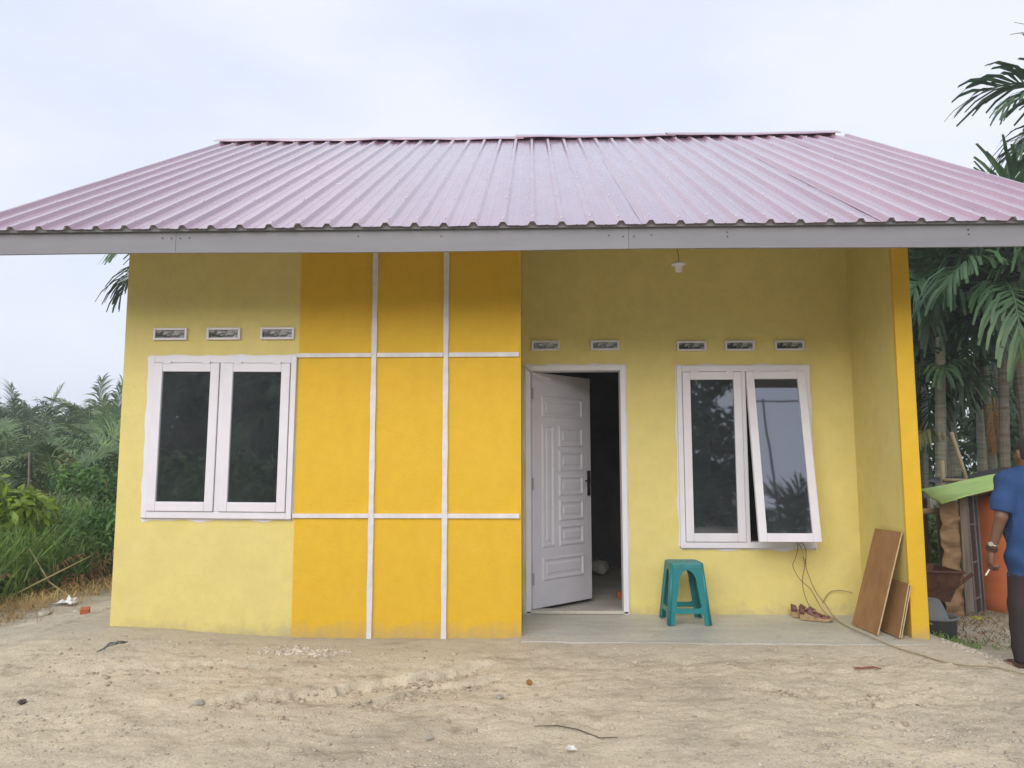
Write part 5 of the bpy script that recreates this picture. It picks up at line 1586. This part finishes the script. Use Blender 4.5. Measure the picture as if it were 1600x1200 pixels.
MT['bamboo'] = M('dry_bamboo', (0.36, 0.29, 0.17), (0.24, 0.19, 0.11), 5, 0.6)
MT['black_panel'] = M('dark_door_panel', (0.022, 0.027, 0.028), (0.035, 0.04, 0.04), 4, 0.3)
MT['tank'] = M('orange_plastic', (0.68, 0.20, 0.08), (0.60, 0.17, 0.065), 5, 0.45)
shed = empty('shed', (4.9, 8.7, -0.3))
tag(shed, 'makeshift shed with pale green corrugated sheet and brown sacking wall', 'shed')
ro = corr_sheet((4.145, 8.0, 0.845), (4.55, 9.25, 0.955), (6.05, 9.05, 1.27), (5.65, 7.9, 1.285), 14, 0.014, 'roof_sheet', MT['green_sheet'], shed)
# crumpled sacking wall
v = []; f = []; nx_, nz2 = 14, 60
for j in range(nz2 + 1):
    t = j / nz2; z = -0.32 + 1.18 * t
    for i in range(nx_ + 1):
        u = i / nx_
        fold_ = 0.022 * math.sin(t * 44 + 1.3 * math.sin(u * 4 + t * 9)) * (0.4 + 0.6 * math.sin(t * 13) ** 2) + 0.012 * math.sin(u * 5 + t * 20)
        v.append((4.275 + 0.195 * u + 0.008 * math.sin(t * 25), 8.30 + fold_, z))
for j in range(nz2):
    for i in range(nx_): f.append((j * (nx_ + 1) + i, j * (nx_ + 1) + i + 1, (j + 1) * (nx_ + 1) + i + 1, (j + 1) * (nx_ + 1) + i))
o = G().add(v, f).obj('sack_wall', MT['sack'], shed, smooth=True); o.modifiers.new('thickness', 'SOLIDIFY').thickness = 0.004
g = G(); g.add([(4.465, 8.27, -0.34), (4.555, 8.27, -0.34), (4.545, 8.28, 0.90), (4.475, 8.28, 0.90), (4.465, 8.30, -0.34), (4.555, 8.30, -0.34), (4.545, 8.31, 0.90), (4.475, 8.31, 0.90)], [(0, 1, 2, 3), (5, 4, 7, 6), (1, 5, 6, 2), (4, 0, 3, 7), (3, 2, 6, 7)])
g.obj('post', MT['grey_wood'], shed)
g = G(); g.box(4.50, 4.55, 9.1, 9.16, -0.35, 0.86); g.obj('post', MT['grey_wood'], shed)
# dark door panel standing askew
A_, B_ = Vector((4.565, 8.32, -0.31)), Vector((4.80, 8.555, -0.31)); wv = (B_ - A_); nv = Vector((wv.y, -wv.x, 0)).normalized()
def quadbox(g, a, b, z0, z1, th, off=0.0, mi=0, lean=0.0):
    L_ = Vector((lean, 0, 0))
    v = [a + nv * off + Vector((0, 0, z0)), b + nv * off + Vector((0, 0, z0)), b + nv * off + Vector((0, 0, z1)) - L_, a + nv * off + Vector((0, 0, z1)) - L_]
    v += [p + nv * th for p in v]
    g.add(v, [(3, 2, 1, 0), (4, 5, 6, 7), (0, 1, 5, 4), (1, 2, 6, 5), (2, 3, 7, 6), (3, 0, 4, 7)], mi)
g = G(); quadbox(g, A_, B_, 0.0, 1.22, 0.02, lean=0.02); o = g.obj('door', MT['black_panel'], shed)
for a, b_ in ((0.0, 0.035), (0.965, 1.0), (0.60, 0.63)):
    g = G(); quadbox(g, A_ + wv * a, A_ + wv * b_, 0.0, 1.215, 0.012, 0.021, lean=0.02); g.obj('door_bar', MT['steel'], o)
for z in (0.16, 0.53, 0.92):
    g = G(); quadbox(g, A_ + wv * 0.04, A_ + wv * 0.59, z, z + 0.016, 0.009, 0.021); g.obj('door_bar', MT['steel'], o)
# black lean-to behind
lt = empty('lean_to', (6.2, 10.2, -0.3)); tag(lt, 'black tarpaulin lean-to roof on bamboo poles behind the green sheet', 'lean-to')
v = []; f = []
for j in range(7):
    for i in range(13):
        u, t = i / 12, j / 6
        v.append((5.32 + 2.6 * u, 9.75 + 1.0 * t, 0.98 + 0.40 * u + 0.05 * t - 0.03 * math.sin(u * 9) * math.sin(t * 3) + 0.015 * math.sin(u * 21)))
for j in range(6):
    for i in range(12): f.append((j * 13 + i, j * 13 + i + 1, (j + 1) * 13 + i + 1, (j + 1) * 13 + i))
k = len(v)
for i in range(13): v.append((v[i][0], 9.74, v[i][2] - 0.10 - 0.02 * math.sin(i * 1.3)))
for i in range(12): f.append((k + i, k + i + 1, i + 1, i))
o = G().add(v, f).obj('tarpaulin', MT['tarp'], lt, smooth=True); o.modifiers.new('thickness', 'SOLIDIFY').thickness = 0.004
g = G(); g.tube([(5.07, 9.72, 1.06), (5.47, 9.71, 1.045), (7.97, 9.71, 1.47)], 0.022, 8); g.obj('bamboo_pole', MT['bamboo'], lt, smooth=True)
g = G(); g.tube([(5.09, 9.76, -0.4), (5.09, 9.76, 1.30)], 0.028, 8); g.obj('bamboo_pole', MT['bamboo'], lt, smooth=True)
g = G(); g.tube([(5.53, 10.0, -0.4), (5.49, 9.98, 1.1), (5.33, 9.95, 1.66)], 0.024, 8); g.obj('bamboo_pole', MT['bamboo'], lt, smooth=True)
g = G(); g.tube([(7.9, 10.3, -0.4), (7.9, 10.3, 1.35)], 0.028, 8); g.obj('bamboo_pole', MT['bamboo'], lt, smooth=True)
# rail fence left of the sacking
rf = empty('rail_fence', (4.35, 8.5, -0.3)); tag(rf, 'short bamboo rail with grey plank beside the brown sacking wall', 'fence')
g = G(); g.tube([(3.7, 8.5, 0.74), (4.44, 8.42, 0.75)], 0.033, 8); g.obj('bamboo_rail', MT['bamboo'], rf, smooth=True)
g = G(); g.box(4.325, 4.40, 8.46, 8.485, 0.22, 0.71); g.obj('plank', MT['grey_wood'], rf)
g = G(); g.box(3.75, 4.375, 8.40, 8.43, 0.10, 0.20); g.obj('plank', MT['grey_wood'], rf)
g = G(); g.box(3.80, 3.87, 8.42, 8.48, -0.4, 0.80); g.obj('post', MT['grey_wood'], rf)
g = G(); g.box(4.30, 4.36, 8.44, 8.458, -0.4, 0.215); g.obj('post', MT['grey_wood'], rf)
# orange water tank
tank = empty('water_tank', (5.30, 8.62, -0.32)); tag(tank, 'orange plastic water tank standing beside the shed behind the man', 'tank')
prof_t = [(0.0, 0.0), (0.46, 0.0), (0.48, 0.03)]
for i in range(9):
    z = 0.10 + i * 0.115
    prof_t += [(0.498, z), (0.500, z + 0.02), (0.500, z + 0.085), (0.498, z + 0.105)]
prof_t += [(0.490, 1.155), (0.470, 1.20), (0.40, 1.235), (0.24, 1.262), (0.22, 1.265)]
g = G(); g.lathe(prof_t, (0, 0, 0), 40); g.obj('tank_body', MT['tank'], tank, local=True, smooth=True)
g = G(); g.lathe([(0.20, 1.255), (0.205, 1.32), (0.215, 1.325), (0.215, 1.345), (0.19, 1.36), (0.0, 1.365)], (-0.16, -0.02, 0), 28); g.obj('lid', MT['tank'], tank, local=True, smooth=True)
# rusty wheelbarrow behind the golden post
MT['rust'] = M('rusty_sheet', (0.15, 0.065, 0.035), (0.06, 0.028, 0.02), 12, 0.9, 0.6, 40, 0.005)
wb = empty('wheelbarrow', (3.50, 7.3, gh(3.5, 7.3))); tag(wb, 'rusty brown wheelbarrow tray standing behind the golden post', 'wheelbarrow')
g = G(); tp = [(-0.42, -0.27, 0.53), (0.30, -0.25, 0.515), (0.30, 0.25, 0.515), (-0.42, 0.27, 0.54)]; bt_ = [(-0.20, -0.17, 0.26), (0.22, -0.16, 0.25), (0.22, 0.16, 0.25), (-0.20, 0.17, 0.26)]
g.add(tp + bt_, [(4, 5, 6, 7), (0, 1, 5, 4), (1, 2, 6, 5), (2, 3, 7, 6), (3, 0, 4, 7)])
o = g.obj('tray', MT['rust'], wb, local=True); o.modifiers.new('thickness', 'SOLIDIFY').thickness = 0.006
g = G(); g.tube([(-0.43, -0.28, 0.53), (0.31, -0.26, 0.515), (0.31, 0.26, 0.515), (-0.43, 0.28, 0.54), (-0.43, -0.28, 0.53)], 0.012, 6); g.obj('tray_rim', MT['rust'], wb, local=True)
for s_ in (-1, 1):
    g = G(); g.tube([(0.40, 0.22 * s_, 0.50), (0.1, 0.16 * s_, 0.24), (-0.45, 0.06 * s_, 0.17)], 0.016, 7); g.obj('handle', MT['rust'], wb, local=True)
    g = G(); g.tube([(0.10, 0.16 * s_, 0.25), (0.17, 0.20 * s_, -0.02)], 0.018, 7); g.obj('leg', MT['rust'], wb, local=True)
g = G(); ringw = [(-0.48 + 0.15 * math.cos(2 * math.pi * i / 20), 0, 0.16 + 0.15 * math.sin(2 * math.pi * i / 20)) for i in range(21)]
g.tube(ringw, 0.035, 8, cap=False); g.tube([(-0.48, -0.07, 0.16), (-0.48, 0.07, 0.16)], 0.03, 8); g.obj('wheel', MT['black'], wb, local=True, smooth=True)
# black tub with an upturned grey basin in it
MT['tub'] = M('black_rubber', (0.035, 0.037, 0.04), (0.055, 0.055, 0.055), 8, 0.6)
MT['grey_pl'] = M('dull_grey_plastic', (0.17, 0.18, 0.19), (0.11, 0.115, 0.12), 6, 0.6)
tz = gh(3.27, 6.45)
tub = empty('tub', (3.225, 6.45, tz)); tub.scale = (0.85, 0.85, 0.9); tag(tub, 'black rubber tub on the ground beside the golden post', 'tub')
g = G(); g.lathe([(0.0, 0.0), (0.165, 0.0), (0.18, 0.02), (0.196, 0.17), (0.198, 0.175)], (0, 0, 0), 28); g.obj('tub_body', MT['tub'], tub, local=True, smooth=True)
g = G(); g.lathe([(0.196, 0.172), (0.212, 0.176), (0.216, 0.190), (0.205, 0.197), (0.188, 0.192), (0.185, 0.14)], (0, 0, 0), 28); g.obj('rim', MT['grey_pl'], tub, local=True, smooth=True)
g = G(); g.lathe([(0.150, 0.0), (0.145, 0.02), (0.115, 0.11), (0.085, 0.17), (0.07, 0.18), (0.0, 0.18)], (3.185, 6.45, tz + 0.13), 26)
tag(g.obj('basin', MT['grey_pl'], smooth=True), 'dull grey basin upturned in the black tub', 'basin')

# ------------------------------------------------------------------ inside the house
def lump(name, c, r, seed, mat, label, cat, h=0.012, nb=9, sq=(1, 1, 0.8)):
    rng = np.random.default_rng(seed)
    sdf = SDF((-r * 1.6,) * 3, (r * 1.6,) * 3, h)
    sdf.ell((0, 0, 0), (r * 0.8 * sq[0], r * 0.8 * sq[1], r * 0.8 * sq[2]), 0)
    for _ in range(nb):
        d = rng.normal(size=3); d /= np.linalg.norm(d)
        sdf.ell(d * r * 0.55 * np.array(sq), np.array(sq) * r * (0.3 + 0.25 * rng.random()), h)
    v, f = sdf.nets(); v = v - np.array([0, 0, v[:, 2].min()])
    return tag(npobj(name, v, f, MT[mat], smooth=True, loc=c), label, cat)
MT['cloth'] = M('off_white_cloth', (0.70, 0.68, 0.62), (0.55, 0.53, 0.48), 12, 0.95, 0.5, 30, 0.01)
lump('cloth_bundle', (0.755, 8.95, 0.003), 0.125, 81, 'cloth', 'off-white cloth bundle on the dark floor inside the door', 'bundle')
MT['brick'] = M('orange_brick', (0.50, 0.155, 0.06), (0.38, 0.12, 0.05), 18, 0.95, 0.5, 60)
g = G(); g.box(0.775, 0.875, 7.33, 7.43, 0.003, 0.07); tag(g.obj('brick', MT['brick'], bevel=0.006), 'orange brick on the floor just inside the door frame', 'brick')
MT['table_w'] = M('dark_table_wood', (0.10, 0.065, 0.04), (0.06, 0.04, 0.025), 6, 0.6)
tab = empty('table', (1.85, 7.25, 0.002)); tag(tab, 'dark wooden table inside behind the closed pane of the right window', 'table')
g = G(); g.box(-0.55, 0.55, -0.3, 0.3, 0.56, 0.59); g.obj('tabletop', MT['table_w'], tab, local=True)
for sx in (-1, 1):
    for sy in (-1, 1):
        g = G(); g.box(sx * 0.5 - 0.025, sx * 0.5 + 0.025, sy * 0.25 - 0.025, sy * 0.25 + 0.025, 0, 0.56); g.obj('leg', MT['table_w'], tab, local=True)
MT['blue_pl'] = M('light_blue_plastic', (0.25, 0.50, 0.62), (0.18, 0.42, 0.55), 8, 0.3)
bo = empty('water_bottle', (1.845, 7.03, 0.593)); tag(bo, 'light blue water bottle seen behind the closed window pane', 'bottle')
g = G(); g.lathe([(0.0, 0), (0.036, 0), (0.038, 0.01), (0.036, 0.08), (0.038, 0.14), (0.03, 0.17), (0.014, 0.195), (0.014, 0.205)], (0, 0, 0), 18); g.obj('bottle_body', MT['blue_pl'], bo, local=True, smooth=True)
g = G(); g.lathe([(0.016, 0.203), (0.016, 0.225), (0.0, 0.227)], (0, 0, 0), 14); g.obj('cap', MT['white'], bo, local=True)
MT['red_pl'] = M('red_cloth', (0.42, 0.03, 0.03), (0.3, 0.02, 0.02), 10, 0.8)
lump('red_bag', (1.78, 7.35, 0.80), 0.075, 83, 'red_pl', 'red bag hanging inside behind the closed window pane', 'bag')
v = []; f = []
for j in range(9):
    for i in range(13): v.append((1.55 + 0.32 * i / 12, 8.2 + 0.03 * math.sin(i * 1.3), 1.12 + 0.35 * j / 8))
for j in range(8):
    for i in range(12): f.append((j * 13 + i, j * 13 + i + 1, (j + 1) * 13 + i + 1, (j + 1) * 13 + i))
o = G().add(v, f).obj('hanging_cloth', MT['blue_pl'], smooth=True); o.modifiers.new('thickness', 'SOLIDIFY').thickness = 0.004
tag(o, 'light blue cloth hanging in the room behind the closed window pane', 'cloth')

# ------------------------------------------------------------------ loose things in the yard
def chunk(name, x, y, s, seed, mat, label, cat, sq=(1, 1, 0.5), group=None, sink=0.25):
    rng = np.random.default_rng(seed)
    bm = bmesh.new(); bmesh.ops.create_icosphere(bm, subdivisions=2, radius=1)
    for v in bm.verts: v.co *= 1 + 0.22 * rng.normal() * 0.6; v.co.x *= sq[0] * s; v.co.y *= sq[1] * s; v.co.z *= sq[2] * s
    me = bpy.data.meshes.new(name); bm.to_mesh(me); bm.free(); me.materials.append(MT[mat])
    o = bpy.data.objects.new(name, me); o.location = (x, y, gh(x, y) + s * sq[2] * (1 - sink)); o.rotation_euler = (0, 0, rng.random() * 6)
    link(o); return tag(o, label, cat, group)
MT['dark_stone'] = M('dark_stone', (0.11, 0.09, 0.075), (0.07, 0.055, 0.045), 25, 0.9)
MT['white_pl'] = M('white_plastic_scrap', (0.80, 0.80, 0.80), (0.65, 0.65, 0.66), 20, 0.5)
chunk('stone', -0.53, 4.06, 0.022, 1, 'stone', 'round pale stone lying alone in the foreground left of centre', 'stone', (1, 1, 0.75))
chunk('stone', -1.90, 4.46, 0.035, 2, 'stone', 'flat pale stone near the left end of the crust ledge', 'stone')
chunk('stone', -2.90, 4.44, 0.028, 3, 'dark_stone', 'dark brown clod at the left edge of the bare yard', 'stone', (1.1, 0.8, 0.5))
chunk('stone', -0.03, 4.87, 0.022, 4, 'dry_frond', 'small orange brown clod in the middle of the yard', 'stone', (1, 0.8, 0.8))
chunk('stone', -0.20, 4.62, 0.026, 5, 'stone', 'flat grey stone in the middle of the yard below the orange clod', 'stone', (1.3, 0.8, 0.4))
chunk('stone', -4.45, 7.05, 0.07, 6, 'stone', 'pale flat stone among dry grass left of the house', 'stone', (1.2, 0.8, 0.35))
chunk('stone', -4.05, 6.9, 0.06, 7, 'stone', 'second pale flat stone nearer to the house corner', 'stone', (1.2, 0.8, 0.35))
g = G(); g.box(-0.035, 0.035, -0.035, 0.035, 0, 0.06)
g.xf(Matrix.Translation((-3.70, 6.40, gh(-3.7, 6.4) - 0.012)) @ Matrix.Rotation(R(24), 4, 'Z') @ Matrix.Rotation(R(9), 4, 'X'))
tag(g.obj('brick', MT['brick'], bevel=0.006), 'broken orange brick lying left of the house corner', 'brick')
def scrap(x, y, s, seed, label):
    rng = np.random.default_rng(seed); v = []; f = []; n = 7
    for j in range(n):
        for i in range(n):
            u, t = i / (n - 1) - 0.5, j / (n - 1) - 0.5
            v.append((x + s * (u + 0.12 * rng.normal()), y + s * 0.6 * (t + 0.12 * rng.normal()), gh(x, y) + 0.015 + s * 0.22 * abs(rng.normal()) * (1 - u * u * 3)))
    for j in range(n - 1):
        for i in range(n - 1): f.append((j * n + i, j * n + i + 1, (j + 1) * n + i + 1, (j + 1) * n + i))
    o = G().add(v, f).obj('plastic_scrap', MT['white_pl']); o.modifiers.new('thickness', 'SOLIDIFY').thickness = 0.001
    return tag(o, label, 'litter')
scrap(-4.58, 7.6, 0.17, 1, 'crumpled white plastic bag on the dry grass at left')
scrap(0.18, 3.90, 0.05, 2, 'small white plastic scrap at the bottom of the yard')
MT['twig'] = M('red_brown_twig', (0.33, 0.10, 0.07), (0.22, 0.08, 0.05), 12, 0.8)
g = G()
P = [(2.02, 5.065, 0), (2.10, 5.09, 0.006), (2.16, 5.12, 0.004), (2.22, 5.146, 0)]
g.tube([(x, y, gh(x, y) + 0.012 + z) for x, y, z in P], [0.004, 0.006, 0.007, 0.004], 6); g.tube([(2.02, 5.10, gh(2.02, 5.1) + 0.012), (2.12, 5.10, gh(2.12, 5.1) + 0.014)], 0.003, 5)
tag(g.obj('twig', MT['twig']), 'small reddish twig on the dirt in front of the porch', 'twig')
g = G()
for k in range(3):
    g.tube(smooth_pts([(-2.88 + 0.012 * k, 5.144 + 0.02 * k, gh(-2.88, 5.15) + 0.03), (-2.85, 5.22 + 0.01 * k, gh(-2.85, 5.22) + 0.035 + 0.01 * k), (-2.82 + 0.01 * k, 5.30, gh(-2.82, 5.3) + 0.025 + 0.012 * (k == 1)), (-2.80, 5.38 - 0.015 * k, gh(-2.8, 5.38) + 0.03)]), 0.004, 5)
tag(g.obj('wire_bundle', MT['grey_pl']), 'short twisted bundle of grey wire on the dirt at left', 'wire')
g = G(); P = [(0.0, 4.17), (0.12, 4.19), (0.22, 4.15), (0.33, 4.05), (0.42, 4.04)]
g.tube([(x, y, gh(x, y) + 0.008) for x, y in P], [0.002, 0.0032, 0.0035, 0.003, 0.002], 5)
tag(g.obj('twig', MT['wire_dark']), 'dark curved twig in the foreground right of centre', 'twig')
g = G(); g.tube([(2.255, 6.612, 0.475), (2.263, 6.605, 0.455), (2.268, 6.60, 0.43), (2.266, 6.60, 0.405)], [0.003, 0.007, 0.007, 0.003], 6)
tag(g.obj('wire_hook', MT['wire_dark']), 'small dark hook sticking out of the wall below the tilted window', 'hook')
g = G()
for q in range(5):
    a = q * 1.25; g.add([(4.25, 7.6, gh(4.25, 7.6) + 0.05), (4.25 + 0.06 * math.cos(a), 7.6 + 0.05 * math.sin(a), gh(4.25, 7.6) + 0.075), (4.25 + 0.12 * math.cos(a + 0.2), 7.6 + 0.09 * math.sin(a + 0.2), gh(4.25, 7.6) + 0.05), (4.25 + 0.06 * math.cos(a + 0.5), 7.6 + 0.05 * math.sin(a + 0.5), gh(4.25, 7.6) + 0.06)], [(0, 1, 2, 3)])
g.tube([(4.25, 7.6, gh(4.25, 7.6) - 0.02), (4.25, 7.6, gh(4.25, 7.6) + 0.05)], 0.006, 5)
MT['yellow_leaf'] = leaf_mat('yellow_leaf', (0.50, 0.45, 0.05), (0.42, 0.36, 0.05))
tag(g.obj('yellow_weed', MT['yellow_leaf']), 'tiny bright yellow weed on the dirt before the tank', 'plant')

# pebbles and crumbs of soil
def pebbles(name, pts, size, mat, seed, label, cat='gravel'):
    rng = np.random.default_rng(seed); n = len(pts)
    bm = bmesh.new(); bmesh.ops.create_icosphere(bm, subdivisions=1, radius=1)
    bv = np.array([v.co for v in bm.verts]); bf = np.array([[v.index for v in f.verts] for f in bm.faces]); bm.free()
    s = size * (0.45 + rng.random((n, 1, 1)) ** 3 * 2.1)
    sq = np.stack([1 + 0.5 * rng.random(n), 0.7 + 0.4 * rng.random(n), 0.35 + 0.4 * rng.random(n)], -1)[:, None, :]
    a = rng.random(n) * 6.28; c, s_ = np.cos(a)[:, None], np.sin(a)[:, None]
    V = bv[None] * (1 + 0.25 * rng.normal(size=(n, len(bv), 1))) * sq * s
    V = np.stack([V[..., 0] * c - V[..., 1] * s_, V[..., 0] * s_ + V[..., 1] * c, V[..., 2]], -1)
    z = gz(pts[:, 0], pts[:, 1])
    V = V + np.stack([pts[:, 0], pts[:, 1], z + size * 0.1], -1)[:, None, :]
    F = (bf[None] + (np.arange(n) * len(bv))[:, None, None]).reshape(-1, 3)
    return tag(npobj(name, V.reshape(-1, 3), F, MT[mat]), label, cat, kind='stuff')
MT['pebble'] = leaf_mat('mixed_pebbles', (0.60, 0.53, 0.43), (0.46, 0.41, 0.34), (0.72, 0.67, 0.58), 0.28, 0.0, 0.95, 12, 0.2)
MT['clod'] = leaf_mat('soil_clods', (0.46, 0.385, 0.285), (0.34, 0.28, 0.21), (0.55, 0.465, 0.35), 0.3, 0.0, 0.95, 12, 0.1)
r_ = np.random.default_rng(91)
cand = np.stack([-3.4 + 7.4 * r_.random(30000), 3.2 + 2.4 * r_.random(30000)], -1)
dens = sst(-0.05, 0.45, fbm(cand[:, 0] * 1.4 + 3, cand[:, 1] * 1.9, 3)) * (1.15 - 0.9 * sst(3.8, 5.0, cand[:, 1])) + 0.05
keep = cand[r_.random(30000) < dens * 1.0]
pebbles('pebbles', keep, 0.0050, 'pebble', 92, 'small pale pebbles scattered over the yard')
keep2 = cand[::-1][r_.random(30000) < 0.035]
for (ax_, ay_, bx_, by_, n_) in ((-1.85, 4.48, -1.1, 4.80, 160), (-1.1, 4.80, -0.35, 5.14, 160), (-1.1, 4.48, -0.3, 4.92, 140), (1.15, 4.70, 2.3, 4.55, 120), (-3.0, 4.88, -1.7, 5.1, 90)):
    u_ = r_.random(n_)
    keep2 = np.concatenate([keep2, np.stack([ax_ + (bx_ - ax_) * u_ + 0.05 * r_.normal(size=n_), ay_ + (by_ - ay_) * u_ - 0.05 * np.abs(r_.normal(size=n_))], -1)])
pebbles('soil_crumbs', keep2, 0.0085, 'clod', 93, 'crumbs of dry soil scattered over the yard')
gp = np.stack([-1.56 + 0.16 * r_.normal(size=420), 5.42 + 0.05 * r_.normal(size=420)], -1)
pebbles('gravel_patch', gp, 0.0075, 'pebble', 94, 'little heap of gravel at the foot of the left house wall')
gp = np.stack([3.15 + 0.3 * r_.normal(size=420), 5.72 + 0.10 * r_.normal(size=420)], -1); gp = gp[(gp[:, 0] > 2.9)]
pebbles('gravel_patch', gp, 0.0085, 'pebble', 95, 'grey gravel spilled on the dirt right of the golden post')

# ------------------------------------------------------------------ humid air
g = G(); g.box(-160, 160, -160, 160, -4.0, 12.0)
hz = g.obj('haze', [])
hz['kind'] = 'stuff'
hm = bpy.data.materials.new('humid_air'); hm.use_nodes = True
ht = hm.node_tree; ht.nodes.clear()
ho = ht.nodes.new('ShaderNodeOutputMaterial'); hv = ht.nodes.new('ShaderNodeVolumePrincipled')
hv.inputs['Color'].default_value = (0.97, 0.98, 1.0, 1); hv.inputs['Density'].default_value = 0.0028
ht.links.new(hv.outputs['Volume'], ho.inputs['Volume'])
hz.data.materials.append(hm)
tag(hz, 'thin pale humid air over the whole place', 'haze')
